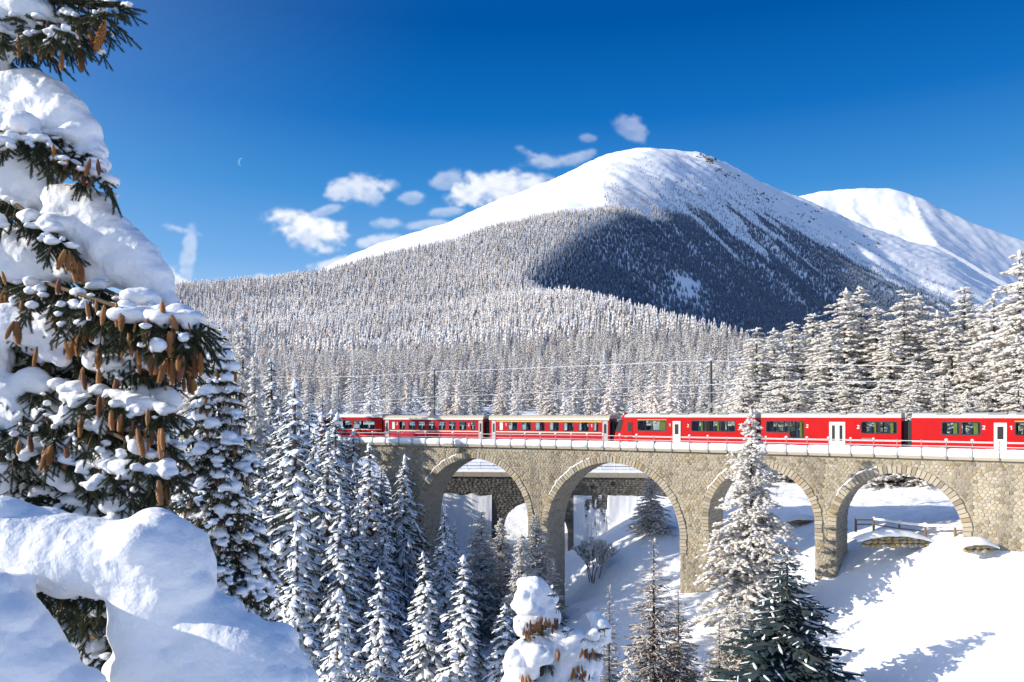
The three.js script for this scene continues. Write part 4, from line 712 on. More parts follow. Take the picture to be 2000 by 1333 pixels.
// ---------------------------------------------------------------- the near spruces: smooth loads of snow, needled twigs, hanging cones
function snowMesh(balls, cell, seed, rough = 0.1) {                   // soft union of ellipsoids, meshed with surface nets
  const lo = [1e9, 1e9, 1e9], hi = [-1e9, -1e9, -1e9], G = 1.36;
  for (const b of balls) for (let k = 0; k < 3; k++) { lo[k] = Math.min(lo[k], b.c[k] - b.r[k] * G - cell * 2); hi[k] = Math.max(hi[k], b.c[k] + b.r[k] * G + cell * 2); }
  const n = [0, 1, 2].map((k) => Math.ceil((hi[k] - lo[k]) / cell) + 1), nx = n[0], ny = n[1], nz = n[2], f = new Float32Array(nx * ny * nz);
  for (const b of balls) {
    const i0 = [0, 1, 2].map((k) => Math.max(0, Math.floor((b.c[k] - b.r[k] * G - lo[k]) / cell))), i1 = [0, 1, 2].map((k) => Math.min(n[k] - 1, Math.ceil((b.c[k] + b.r[k] * G - lo[k]) / cell)));
    for (let z = i0[2]; z <= i1[2]; z++) { const dz = (lo[2] + z * cell - b.c[2]) / (b.r[2] * G); for (let y = i0[1]; y <= i1[1]; y++) { const dy = (lo[1] + y * cell - b.c[1]) / (b.r[1] * G), q = dz * dz + dy * dy; if (q >= 1) continue; for (let x = i0[0]; x <= i1[0]; x++) { const dx = (lo[0] + x * cell - b.c[0]) / (b.r[0] * G), d = q + dx * dx; if (d < 1) f[(z * ny + y) * nx + x] += (1 - d) * (1 - d); } } }
  }
  const iso = 0.21, id = new Int32Array(f.length).fill(-1), p = [], nr = [], uv = [], ix = [];
  if (rough) for (let k = 0; k < f.length; k++) if (f[k] > 0.03 && f[k] < 0.9) { const x = k % nx, y = Math.floor(k / nx) % ny, z = Math.floor(k / (nx * ny)); const s = 0.055 / cell; f[k] += rough * (fbm(x / s / 1.2 + seed, y / s / 1.2, z / s / 1.2, 4) - 0.5) * 1.4 * Math.min(1, f[k] * 4); }
  const S = (x, y, z) => f[(z * ny + y) * nx + x];
  for (let z = 0; z < nz - 1; z++) for (let y = 0; y < ny - 1; y++) for (let x = 0; x < nx - 1; x++) {
    let m = 0; const c = [];
    for (let k = 0; k < 8; k++) { const v = S(x + (k & 1), y + (k >> 1 & 1), z + (k >> 2)); c.push(v); if (v > iso) m++; }
    if (m === 0 || m === 8) continue;
    let ax = 0, ay = 0, az = 0, e = 0;
    for (const [a, b] of [[0, 1], [2, 3], [4, 5], [6, 7], [0, 2], [1, 3], [4, 6], [5, 7], [0, 4], [1, 5], [2, 6], [3, 7]]) if ((c[a] > iso) !== (c[b] > iso)) { const t = (iso - c[a]) / (c[b] - c[a]); ax += lerp(a & 1, b & 1, t); ay += lerp(a >> 1 & 1, b >> 1 & 1, t); az += lerp(a >> 2, b >> 2, t); e++; }
    ax /= e; ay /= e; az /= e; id[(z * ny + y) * nx + x] = p.length / 3;
    const P = [lo[0] + (x + ax) * cell, lo[1] + (y + ay) * cell, lo[2] + (z + az) * cell]; p.push(...P);
    const gx = lerp(lerp(c[1] - c[0], c[3] - c[2], ay), lerp(c[5] - c[4], c[7] - c[6], ay), az), gy = lerp(lerp(c[2] - c[0], c[3] - c[1], ax), lerp(c[6] - c[4], c[7] - c[5], ax), az), gz = lerp(lerp(c[4] - c[0], c[5] - c[1], ax), lerp(c[6] - c[2], c[7] - c[3], ax), ay), L = Math.hypot(gx, gy, gz) || 1; nr.push(-gx / L, -gy / L, -gz / L);
  }
  const I = (x, y, z) => id[(z * ny + y) * nx + x];
  for (let z = 1; z < nz - 1; z++) for (let y = 1; y < ny - 1; y++) for (let x = 1; x < nx - 1; x++) {
    const a = S(x, y, z) > iso; let q;
    if (a !== S(x + 1, y, z) > iso) { q = [I(x, y - 1, z - 1), I(x, y, z - 1), I(x, y, z), I(x, y - 1, z)]; if (!a) q.reverse(); ix.push(q[0], q[1], q[2], q[0], q[2], q[3]); }
    if (a !== S(x, y + 1, z) > iso) { q = [I(x - 1, y, z - 1), I(x - 1, y, z), I(x, y, z), I(x, y, z - 1)]; if (!a) q.reverse(); ix.push(q[0], q[1], q[2], q[0], q[2], q[3]); }
    if (a !== S(x, y, z + 1) > iso) { q = [I(x - 1, y - 1, z), I(x, y - 1, z), I(x, y, z), I(x - 1, y, z)]; if (!a) q.reverse(); ix.push(q[0], q[1], q[2], q[0], q[2], q[3]); }
  }
  // the grain is mapped along the axis each face looks to; vertices on a border between two such faces are doubled
  const copy = new Map(), P2 = [], N2 = [], X2 = [];
  for (let k = 0; k < ix.length; k += 3) {
    const t = [ix[k], ix[k + 1], ix[k + 2]], s = [0, 1, 2].map((c) => Math.abs(nr[t[0] * 3 + c] + nr[t[1] * 3 + c] + nr[t[2] * 3 + c])), ax = s[1] > s[0] && s[1] > s[2] ? 1 : s[0] > s[2] ? 0 : 2;
    for (const v of t) { const key = v * 3 + ax; let q = copy.get(key); if (q === undefined) { q = P2.length / 3; copy.set(key, q); const x = p[v * 3], y = p[v * 3 + 1], z = p[v * 3 + 2]; P2.push(x, y, z); N2.push(nr[v * 3], nr[v * 3 + 1], nr[v * 3 + 2]); if (ax === 1) uv.push(x, z); else if (ax === 0) uv.push(z, y); else uv.push(x, y); } X2.push(q); }
  }
  const g = new THREE.BufferGeometry(); g.setAttribute('position', new THREE.Float32BufferAttribute(P2, 3)); g.setAttribute('normal', new THREE.Float32BufferAttribute(N2, 3)); g.setAttribute('uv', new THREE.Float32BufferAttribute(uv, 2)); g.setIndex(X2); return g;
}
const twigGeo = (() => {                                              // a 10 cm spruce twig set round with needles
  const R = rng(7), g = new GB(), L = 0.075, core = 3;
  for (let s = 0; s < 2; s++) for (let i = 0; i < core; i++) g.v(Math.cos(i * 2.09) * 0.0024 * (1 - s * 0.5), s * L, Math.sin(i * 2.09) * 0.0024 * (1 - s * 0.5));
  for (let i = 0; i < core; i++) { const j = (i + 1) % core; g.q(i, j, core + j, core + i); }
  for (let k = 0; k < 80; k++) { const y = L * (k / 84) * 1.0, a = k * 2.4 + R(), l = 0.0125 * (0.8 + 0.4 * R()), c = Math.cos(a), s = Math.sin(a), w = 0.0017, o = 0.8; g.tri([-s * w + c * 0.002, y, c * w + s * 0.002], [s * w + c * 0.002, y, -c * w + s * 0.002], [c * l * o, y + l * 0.72, s * l * o]); }
  return g.geo(null, false);
})();
const coneGeos = [0, 1, 2].map((v) => {                               // a hanging spruce cone, its scales in overlapping rows; hangs down from the origin, one unit long
  const R = rng(60 + v), g = new GB(), rows = 13, per = 8;
  for (let r = 0; r < rows; r++) {
    const f = r / rows, y = -0.02 - f * 0.96, rad = 0.125 * Math.pow(Math.sin(Math.PI * clamp(0.1 + f * 0.84)), 0.62);
    for (let k = 0; k < per; k++) { const a = (k + (r & 1) * 0.5) / per * 6.283 + R() * 0.1, w = 3.6 / per, o = rad * (1.02 + 0.1 * R()), P = (an, q, yy) => [Math.cos(an) * q, yy, Math.sin(an) * q]; g.quad(P(a - w, rad * 0.8, y), P(a - w * 0.75, o * 1.0, y - 0.075), P(a + w * 0.75, o * 1.0, y - 0.075), P(a + w, rad * 0.8, y)); g.tri(P(a - w * 0.75, o, y - 0.075), P(a, o * 1.06, y - 0.115), P(a + w * 0.75, o, y - 0.075)); }
  }
  g.v(0, 0.03, 0); const geo = g.geo(null, false).toNonIndexed(); geo.computeVertexNormals(); return geo;
});
const coneMats = [M.cone, std({ color: rgb(0.33, 0.15, 0.05), roughness: 0.6 }), std({ color: rgb(0.2, 0.075, 0.03), roughness: 0.65 })];
class Near {
  constructor(name, label, category, base, Z, seed) { this.t = thing(name, label, category, base); this.base = V(...base); this.R = rng(seed); this.Z = Z; this.twigs = []; this.balls = []; this.wood = []; this.tips = []; }
  rel(v) { return v.clone().sub(this.base); }
  ball(px, py, r, ry = r, Z = this.Z, dz = 1) { const c = this.rel(at(px, py, Z)), k = Z / F; this.balls.push({ c: [c.x, c.y, c.z], r: [r * k, ry * k, r * k * dz] }); }
  ballAt(p, r, flat = 0.8) { this.balls.push({ c: [p.x, p.y, p.z], r: [r, r * flat, r] }); }
  twig(p, d, s) { const m = new THREE.Matrix4().compose(p, new THREE.Quaternion().setFromUnitVectors(V(0, 1, 0), d.clone().normalize()), V(s, s, s)); this.twigs.push(m); }
  spray(p0, dir, len, o = {}) {                                        // a side branch with twigs on both sides and hanging below, snow on top
    const R = this.R, n = Math.max(3, Math.round(len / 0.026)), side = dir.clone().cross(V(0, 1, 0)).normalize(), pts = [];
    let p = p0.clone(), d = dir.clone().normalize();
    for (let k = 0; k <= n; k++) {
      pts.push(p.clone()); const f = k / n;
      if (k) { for (const sg of [-1, 1]) if (R() < 0.85) this.twig(p, d.clone().multiplyScalar(0.75).addScaledVector(side, sg * (0.6 + 0.4 * R())).addScaledVector(V(0, -1, 0), (o.hang ?? 0.5) * R()), (0.65 + 0.6 * R()) * (1.1 - 0.4 * f)); if (R() < 0.4) this.twig(p, V((R() - 0.5) * 0.6, -1, (R() - 0.5) * 0.6), 0.6 + 0.5 * R()); }
      if (R() < (o.snow ?? 0.6)) { const big = R() < 0.16 ? 1.9 : 1, r = (o.sr ?? 0.026) * (0.45 + 0.85 * R()) * big * (1.1 - 0.3 * f); this.balls.push({ c: [p.x + (R() - 0.5) * 0.035, p.y + 0.006 + r * 0.35, p.z + (R() - 0.5) * 0.035], r: [r * (0.8 + 0.7 * R()), r * (0.5 + 0.35 * R()), r * (0.8 + 0.7 * R())] }); }
      d.y -= (o.droop ?? 0.06) * (0.5 + R()); d.normalize(); p = p.addScaledVector(d, len / n);
    }
    this.twig(pts[n], d, 1); this.tips.push(pts[n].clone());
    this.wood.push(new THREE.TubeGeometry(new THREE.CatmullRomCurve3(pts), n, 0.0035, 4));
    return pts;
  }
  bough(list, o = {}) {                                                // main axis through picture points [px, py, depth]
    const pts = list.map((q) => this.rel(at(q[0], q[1], q[2] ?? this.Z))), c = new THREE.CatmullRomCurve3(pts), L = c.getLength(), R = this.R, n = Math.max(4, Math.round(L / (o.step ?? 0.05)));
    this.wood.push(new THREE.TubeGeometry(c, 24, o.rad ?? 0.009, 6));
    for (let k = 1; k <= n; k++) {
      const f = k / n, p = c.getPoint(f), d = c.getTangent(f), side = d.clone().cross(V(0, 1, 0)).normalize(), up = o.up ?? 0;
      for (const sg of [-1, 1]) if (R() < 0.8) this.spray(p, d.clone().multiplyScalar(0.7).addScaledVector(side, sg * (0.5 + 0.6 * R())).addScaledVector(V(0, -1, 0), (o.down ?? 0.35) * (0.3 + R()) - up), (o.len ?? 0.22) * (0.6 + 0.7 * R()) * (1.1 - 0.55 * f), o);
      if (o.snowR) this.ballAt(p.clone().add(V(0, o.snowR * 0.35, 0)), o.snowR * (0.6 + 0.7 * R()) * (1.15 - 0.5 * f), 0.8);
    }
    this.spray(c.getPoint(1), c.getTangent(1), 0.1, o);
  }
  cone(px, py, len, Z = this.Z, tilt) { const p = this.rel(at(px, py - len / 2, Z)); this.coneAt(p, len * Z / F, tilt); }
  coneAt(p, L, tilt) { const R = this.R, m = part('cone', coneGeos[Math.floor(R() * 3)], coneMats[Math.floor(R() * 3)], this.t); m.position.copy(p); const fl = 0.8 + 0.4 * R(), ln = 0.8 + 0.35 * R(); m.scale.set(L * fl, L * ln, L * fl); m.rotation.set((R() - 0.5) * 0.6, R() * 6, tilt ?? (R() - 0.5) * 0.6); }
  finish(cell, rough, woodMat = M.twigBark) {
    const im = new THREE.InstancedMesh(twigGeo, M.needleNear, this.twigs.length); im.name = 'needles'; im.castShadow = im.receiveShadow = true; this.twigs.forEach((m, i) => im.setMatrixAt(i, m)); im.userData.kind = 'stuff'; this.t.add(im);
    part('branches', mergeGeometries(this.wood.map((g) => g.index ? g : g)), woodMat, this.t, STUFF);
    const g = snowMesh(this.balls, cell, 3.3, rough); part('snow', g, M.snowNear, this.t, STUFF);
    console.log(this.t.name, 'twigs', this.twigs.length, 'balls', this.balls.length, 'snow tris', g.index.count / 3);
  }
}
// --- the big cone bearing spruce filling the left side
{
  const Z = 3.5, gx = -4.3, gy = groundH(gx, 3.9), N = new Near('cone_bearing_spruce', 'tall spruce loaded with snow and long brown cones, filling the left edge', 'tree', [gx, gy, -4.2], Z, 17), R = N.R;
  const tr = new THREE.CylinderGeometry(0.03, 0.34, 3.6 - gy, 12, 6); tr.translate(0, (3.6 - gy) / 2, 0); part('trunk', tr, M.bark, N.t);
  // top bough
  N.bough([[-140, 40, 3.7], [-20, 45], [70, 40], [150, 34], [205, 26, 3.4]], { len: 0.2, down: 0.75, snow: 0.3, sr: 0.02, droop: 0.05 });
  N.bough([[-140, 90, 3.6], [-40, 85], [40, 75], [110, 62, 3.3]], { len: 0.2, down: 0.9, snow: 0.35, sr: 0.022 });
  N.bough([[60, 8, 3.5], [140, 5, 3.5], [222, 12, 3.45]], { len: 0.12, down: 0.1, snow: 0.3, sr: 0.018, droop: 0.02 });
  [[8, 18, 34], [52, 22, 36], [86, 28, 26], [0, 78, 36], [-40, 40, 50], [130, 34, 18], [30, 60, 22], [-30, 110, 40], [66, 52, 16]].forEach((q) => N.ball(q[0], q[1], q[2], q[2] * 0.9));
  // second bough with its hood of snow
  N.bough([[-140, 190, 3.8], [0, 195, 3.6], [90, 225], [150, 270], [190, 325, 3.4]], { len: 0.24, down: 0.8, snow: 0.25, sr: 0.022 });
  N.bough([[-140, 230, 3.6], [0, 240, 3.4], [70, 265, 3.35], [130, 310, 3.3]], { len: 0.2, down: 0.8, snow: 0.3, sr: 0.025 });
  [[28, 168, 34], [62, 172, 36], [96, 190, 40], [128, 222, 42], [158, 258, 38], [182, 296, 26], [200, 322, 15], [60, 215, 36], [100, 240, 36], [78, 252, 22], [128, 274, 24], [-30, 190, 60], [20, 205, 26], [92, 270, 17], [150, 300, 18], [12, 232, 18]].forEach((q) => N.ball(q[0], q[1], q[2], q[2] * 0.95, q[0] < 0 ? 3.7 : 3.5));
  // third: great sloping slab of snow
  N.bough([[-140, 370, 3.7], [-10, 380, 3.5], [60, 420, 3.4], [110, 460, 3.35]], { len: 0.22, down: 0.8, snow: 0.3, sr: 0.025 });
  [[-20, 320, 60], [25, 318, 48], [62, 345, 42], [92, 372, 34], [20, 365, 40], [60, 390, 26], [0, 385, 34], [-30, 430, 40], [48, 420, 14], [96, 420, 20], [75, 450, 20]].forEach((q) => N.ball(q[0], q[1], q[2], q[2] * 0.9, 3.55));
  N.bough([[-140, 500, 3.9], [20, 505, 3.7], [150, 545, 3.5], [260, 590, 3.35], [345, 622, 3.25], [378, 628, 3.2]], { len: 0.27, down: 0.85, snow: 0.28, sr: 0.022, droop: 0.07 });
  N.bough([[-140, 540, 3.6], [40, 545, 3.5], [140, 570, 3.3], [230, 600, 3.2], [310, 625, 3.15]], { len: 0.24, down: 0.95, snow: 0.22, sr: 0.022 });
  [[118, 388, 32], [150, 392, 36], [185, 408, 38], [212, 440, 36], [238, 474, 42], [268, 506, 44], [298, 540, 38], [318, 566, 22], [120, 436, 42], [170, 450, 46], [210, 490, 46], [245, 528, 42], [280, 556, 30], [140, 490, 42], [92, 470, 34], [60, 500, 40], [20, 480, 40], [110, 520, 30], [170, 530, 30], [-30, 500, 50], [30, 530, 28], [330, 588, 18], [346, 606, 16], [70, 540, 26], [200, 540, 24], [50, 450, 20]].forEach((q) => N.ball(q[0], q[1], q[2], q[2] * 0.9, 3.5));
  // the dense lower mass
  const xr = [[590, 330], [640, 385], [700, 345], [760, 330], [800, 345], [850, 345], [900, 330], [950, 300], [1000, 280], [1100, 240]];
  const xR = (y) => { let k = 0; while (k < xr.length - 2 && xr[k + 1][0] < y) k++; return lerp(xr[k][1], xr[k + 1][1], clamp((y - xr[k][0]) / (xr[k + 1][0] - xr[k][0]))); };
  for (let y = 612, k = 0; y < 1050; y += 21, k++) {
    const z = 3.35 + 1.0 * R() * (k & 1 ? 1 : 0.35), xe = xR(y) * (0.8 + 0.22 * R()), sag = 20 + 30 * R();
    N.bough([[-140, y - 60 + 40 * R(), z + 0.3], [-20, y - 50 + 20 * R(), z + 0.1], [xe * 0.45, y - sag * 0.8, z], [xe * 0.78, y, z - 0.1], [xe, y + sag, z - 0.15]], { len: 0.17, down: 0.95, snow: 0.42, sr: 0.021, droop: 0.09, step: 0.05, snowR: R() < 0.5 ? 0.032 : 0 });
  }
  [[60, 640, 46], [118, 642, 44], [20, 632, 44], [150, 662, 26], [190, 702, 28], [225, 716, 32], [250, 732, 22], [60, 742, 28], [78, 752, 26], [20, 762, 34], [30, 802, 34], [42, 842, 26], [92, 812, 32], [102, 836, 22], [150, 762, 22], [182, 882, 24], [150, 892, 22], [95, 906, 22], [110, 930, 22], [130, 946, 18], [272, 772, 26], [322, 776, 26], [337, 786, 18], [240, 770, 16], [120, 702, 18], [95, 690, 20], [130, 832, 18], [222, 882, 16], [200, 902, 18], [-30, 700, 50], [-30, 830, 50], [-30, 930, 50]].forEach((q) => N.ball(q[0], q[1], q[2], q[2] * 0.9, 3.45));
  [[35, 92, 48], [57, 85, 40], [74, 100, 46], [92, 55, 25], [113, 65, 36], [104, 95, 30], [119, 117, 40], [150, 78, 40], [156, 112, 48], [173, 82, 52], [205, 68, 56, -0.25]].forEach((q) => N.cone(q[0], q[1], q[2], 3.35, q[3]));
  [[103, 300, 40], [111, 330, 34], [131, 335, 46], [154, 340, 40], [165, 350, 36], [176, 328, 36], [178, 362, 30], [190, 325, 30]].forEach((q) => N.cone(q[0], q[1], q[2], 3.28));
  [[115, 562, 36], [168, 608, 40], [203, 617, 42], [227, 612, 42], [238, 622, 44], [187, 600, 30], [250, 672, 44], [246, 690, 30], [265, 640, 24], [277, 652, 36], [288, 642, 40], [302, 656, 38], [316, 608, 40], [318, 668, 34], [335, 640, 50], [267, 700, 36], [287, 710, 30], [296, 712, 40], [302, 690, 30], [367, 640, 20], [340, 660, 20], [350, 655, 16], [3, 545, 30]].forEach((q) => N.cone(q[0], q[1], q[2], 3.1));
  [[72, 696, 38], [160, 745, 34], [193, 795, 42], [201, 790, 30], [236, 825, 34], [260, 840, 36], [288, 818, 40], [287, 850, 30], [299, 855, 36], [291, 870, 32], [313, 910, 44], [322, 905, 44], [330, 918, 30], [38, 876, 36], [258, 955, 22], [268, 957, 28], [234, 965, 20], [258, 915, 20]].forEach((q) => N.cone(q[0], q[1], q[2], 3.2));
  let nc = 0; for (let k = 0; k < N.tips.length && nc < 150; k += 2) { const p = N.tips[k], w = p.clone().add(N.base), px = CX + F * w.x / -w.z, py = HY - F * w.y / -w.z; if (px < 5 || px > 400 || py > 1000 || (py < 560 && R() < 0.75) || R() < 0.62 || -w.z > 3.9) continue; for (let q = 0; q < 1 + (R() < 0.4); q++) { N.coneAt(p.clone().add(V((R() - 0.5) * 0.03, -0.012, 0.02 + R() * 0.03)), 0.075 + 0.045 * R()); nc++; } }
  N.finish(0.0115, 0.34);
}
// --- the bough bowed under a thick pillow of snow at the bottom left
{
  const Z = 2.3, gx = -2.6, gy = groundH(gx, 2.4), N = new Near('bowed_spruce', 'spruce bough bowed under a thick smooth pillow of snow, bottom left corner', 'tree', [gx, gy, -2.6], Z, 23);
  const tr = new THREE.CylinderGeometry(0.1, 0.25, -0.2 - gy, 10, 4); tr.translate(0, (-0.2 - gy) / 2, 0); part('trunk', tr, M.bark, N.t);
  [[-60, 1040, 80], [-10, 1045, 78], [40, 1058, 74], [95, 1072, 76], [150, 1082, 78], [205, 1090, 78], [250, 1092, 74], [295, 1072, 78], [335, 1092, 78], [352, 1130, 66], [350, 1170, 66], [318, 1150, 76], [280, 1130, 70], [290, 1200, 66], [330, 1230, 70], [300, 1270, 66], [275, 1310, 58], [340, 1290, 66], [330, 1340, 60],
    [412, 1232, 58], [455, 1256, 66], [500, 1290, 74], [540, 1330, 74], [470, 1330, 80], [410, 1300, 76], [560, 1370, 60], [385, 1350, 70], [500, 1380, 80], [395, 1195, 46], [400, 1250, 60], [380, 1290, 66], [370, 1210, 60], [430, 1200, 40], [280, 1165, 50], [255, 1180, 40], [262, 1230, 50], [60, 1120, 44], [130, 1130, 42], [200, 1130, 40]].forEach((q, i) => N.ball(q[0], q[1], q[2] * 0.92, q[2] * 0.9, i > 18 && i < 28 ? 2.27 : 2.3, 1.25));
  [[-30, 1200, 80], [20, 1245, 80], [60, 1290, 68], [100, 1320, 54], [20, 1320, 90], [140, 1345, 44], [-10, 1150, 34], [75, 1240, 34], [118, 1290, 30], [165, 1340, 30]].forEach((q) => N.ball(q[0], q[1], q[2] * 0.92, q[2] * 0.9, 2.05, 1.2));
  { const main = N.balls.slice(); for (const q of main) for (let k = 0; k < 4; k++) { const a = N.R() * 6.28, e = (N.R() - 0.3) * 1.4, s = 0.8, rr = q.r[0] * (0.2 + 0.25 * N.R()); N.balls.push({ c: [q.c[0] + Math.cos(a) * Math.cos(e) * q.r[0] * s, q.c[1] + Math.sin(e) * q.r[1] * s, q.c[2] + Math.sin(a) * Math.cos(e) * q.r[2] * s], r: [rr * 1.3, rr, rr * 1.3] }); } }
  [[170, 1290, 40], [200, 1310, 40], [150, 1270, 30], [220, 1250, 22], [230, 1330, 26]].forEach((q) => N.ball(q[0], q[1], q[2], q[2], 2.75, 1));
  N.bough([[-100, 1090, 2.5], [20, 1105, 2.4], [120, 1130, 2.4], [220, 1150, 2.35], [300, 1180, 2.35]], { len: 0.14, down: 0.8, snow: 0.2, sr: 0.014, step: 0.04, rad: 0.012 });
  N.bough([[-60, 1120, 2.5], [40, 1150, 2.5], [50, 1200, 2.45]], { len: 0.1, down: 0.6, snow: 0.1, sr: 0.012, step: 0.04 });
  N.bough([[120, 1180, 2.6], [200, 1190, 2.5], [280, 1210, 2.4]], { len: 0.1, down: 0.4, snow: 0.45, sr: 0.016, step: 0.04 });
  N.bough([[160, 1240, 2.6], [220, 1260, 2.5], [260, 1310, 2.4]], { len: 0.1, down: 0.8, snow: 0.3, sr: 0.016, step: 0.04 });
  N.bough([[230, 1280, 2.4], [300, 1330, 2.3], [370, 1340, 2.2]], { len: 0.08, down: 0.8, snow: 0.2, sr: 0.016, step: 0.04 });
  N.bough([[60, 1120, 2.9], [140, 1150, 2.8], [230, 1180, 2.75]], { len: 0.16, down: 0.8, snow: 0.7, sr: 0.02, step: 0.04 });
  N.bough([[40, 1170, 3.0], [120, 1210, 2.9], [220, 1240, 2.85]], { len: 0.16, down: 0.7, snow: 0.75, sr: 0.024, step: 0.04 });
  N.bough([[60, 1240, 3.0], [150, 1260, 2.95], [250, 1300, 2.9]], { len: 0.16, down: 0.7, snow: 0.8, sr: 0.026, step: 0.04 });
  [[3, 1090, 30], [285, 1330, 30]].forEach((q) => N.cone(q[0], q[1], q[2], 2.25));
  N.finish(0.007, 0.11);
}
// --- the second cone bearing spruce, behind the first
{
  const Z = 8.6, top = at(428, 640, Z), gy = groundH(top.x, Z), N = new Near('cone_bearing_spruce', 'smaller cone bearing spruce right behind the big one, dotted with snow and cones', 'tree', [top.x, gy, top.z], Z, 31), R = N.R;
  const h = top.y - gy, tr = new THREE.CylinderGeometry(0.01, 0.22, h, 9, 5); tr.translate(0, h / 2, 0); part('trunk', tr, M.bark, N.t);
  for (let k = 0; k < 27; k++) {
    const f = (k + 0.4) / 27, py = 650 + 560 * f, y = (HY - py) / F * Z - gy, L = (0.05 + 0.62 * Math.pow(f, 0.75)), n = 4 + Math.round(4 * f), a0 = R() * 6;
    for (let b = 0; b < n; b++) {
      const a = a0 + (b + (R() - 0.5) * 0.6) / n * 6.283, l = L * (0.75 + 0.5 * R()); if (Math.sin(a) < -0.45) continue;
      const d = V(Math.cos(a), 0.12, Math.sin(a)), pts = N.spray(V(0, y, 0), d, l, { snow: 0.5, sr: 0.032, droop: 0.055, hang: 0.8 });
      for (let q = 2; q < pts.length; q += 3) { N.spray(pts[q], V(Math.cos(a + 0.9), -0.3, Math.sin(a + 0.9)), l * 0.35, { snow: 0.5, sr: 0.028 }); N.spray(pts[q], V(Math.cos(a - 0.9), -0.3, Math.sin(a - 0.9)), l * 0.35, { snow: 0.5, sr: 0.028 }); }
      const e = pts[Math.floor(pts.length * 0.75)]; if (R() < 0.75) N.ballAt(e.clone().add(V(0, 0.03, 0)), 0.05 + 0.04 * R(), 0.75);
      if (f > 0.08 && N.nc !== 150) for (let c = 0; c < 2; c++) if (R() < 0.5) { N.nc = (N.nc || 0) + 1; N.coneAt(pts[pts.length - 1 - Math.floor(R() * 4)].clone().add(V((R() - 0.5) * 0.06, -0.01, (R() - 0.5) * 0.06)), 0.1 + 0.04 * R()); }
    }
  }
  N.finish(0.019, 0.3);
}
// --- the treetop hung with balls of snow at the bottom, middle
{
  const Z = 10, top = at(1058, 1140, Z), gy = groundH(top.x, Z), N = new Near('snow_balled_spruce', 'spruce top smothered in round balls of snow with orange cones, bottom middle', 'tree', [top.x, gy, top.z], Z, 41), R = N.R;
  const h = top.y - gy, tr = new THREE.CylinderGeometry(0.02, 0.25, h, 9, 5); tr.translate(0, h / 2, 0); part('trunk', tr, M.bark, N.t);
  [[1042, 1158, 34, 34], [1030, 1178, 30, 32], [1056, 1180, 32, 38], [1078, 1205, 20, 22], [1018, 1222, 17, 24], [1045, 1200, 26, 22],
    [1088, 1248, 30, 28], [1060, 1258, 26, 24], [1054, 1272, 34, 26], [1040, 1265, 28, 24], [1010, 1285, 26, 26], [1004, 1300, 24, 24], [1022, 1300, 30, 34], [1118, 1270, 28, 26], [1108, 1285, 24, 24], [1098, 1312, 24, 28], [1056, 1325, 20, 24], [1075, 1330, 26, 24], [1015, 1335, 28, 26], [1145, 1305, 18, 24], [1135, 1290, 18, 18],
    [1160, 1205, 14, 12], [1172, 1222, 20, 20], [1180, 1240, 15, 22], [1160, 1240, 14, 14], [1148, 1258, 22, 14], [1128, 1250, 18, 22], [1162, 1268, 14, 12], [1165, 1300, 14, 20], [1150, 1330, 22, 14], [1110, 1340, 26, 20], [1040, 1360, 60, 30], [1120, 1370, 60, 30]].forEach(([x, y, r, ry]) => N.ball(x, y, r * 0.92, ry * 0.92, Z + (hash3(x, y, 1) - 0.5) * 0.3, 1.1));
  { const main = N.balls.slice(); for (const q of main) for (let k = 0; k < 4; k++) { const a = R() * 6.28, e = (R() - 0.4) * 1.5, s = 0.9, rr = q.r[0] * (0.2 + 0.25 * R()); N.balls.push({ c: [q.c[0] + Math.cos(a) * Math.cos(e) * q.r[0] * s, q.c[1] + Math.sin(e) * q.r[1] * s, q.c[2] + Math.sin(a) * Math.cos(e) * q.r[2] * s], r: [rr * 1.2, rr, rr * 1.2] }); } }
  for (const [px, py] of [[1058, 1215], [1040, 1230], [1100, 1262], [1150, 1275], [1130, 1315], [1030, 1325], [1080, 1215], [1150, 1240], [1075, 1300]]) for (let q = 0; q < 5; q++) { const a = R() * 6.28; N.spray(N.rel(at(px, py, Z)), V(Math.cos(a), 0.1, Math.sin(a) + 0.4), 0.16, { snow: 0.1, sr: 0.03 }); }
  for (const [px, py] of [[1075, 1150], [1068, 1165], [1085, 1190], [1020, 1250], [1165, 1232], [1095, 1235]]) N.spray(N.rel(at(px, py, Z - 0.2)), V(0.6, 0.35, 0.3), 0.12, { snow: 0.25, sr: 0.02 });
  for (const [px, py, n, w] of [[1040, 1225, 9, 14], [1032, 1240, 7, 8], [1060, 1218, 6, 14], [1080, 1221, 6, 10], [1092, 1278, 4, 5], [1140, 1275, 7, 10], [1152, 1280, 4, 8], [1128, 1312, 10, 10], [1145, 1322, 7, 12], [1030, 1332, 8, 14]]) for (let q = 0; q < n; q++) N.coneAt(N.rel(at(px + (R() - 0.5) * 2 * w, py - 8 + (R() - 0.5) * 12, Z - 0.3 - R() * 0.1)), 0.085 + 0.05 * R());
  N.finish(0.019, 0.16);
}
// --- unseen spruces added outside the left edge to throw shade over the near boughs
[[-12, -1.5, 15, 'tallest of'], [-12.5, 4.5, 11, 'farthest forward of'], [-9.5, 6.5, 9, 'rightmost of'], [-7.5, -1.2, 10, 'rearmost of']].forEach(([X, Zz, top, w], i) => conifer('spruce', i % 4, 0.2, SN, w + ' the snowy spruces added outside the left edge to shade the near trees', X, Zz, top, 'added spruces left of the view', 'tree', 0.62));

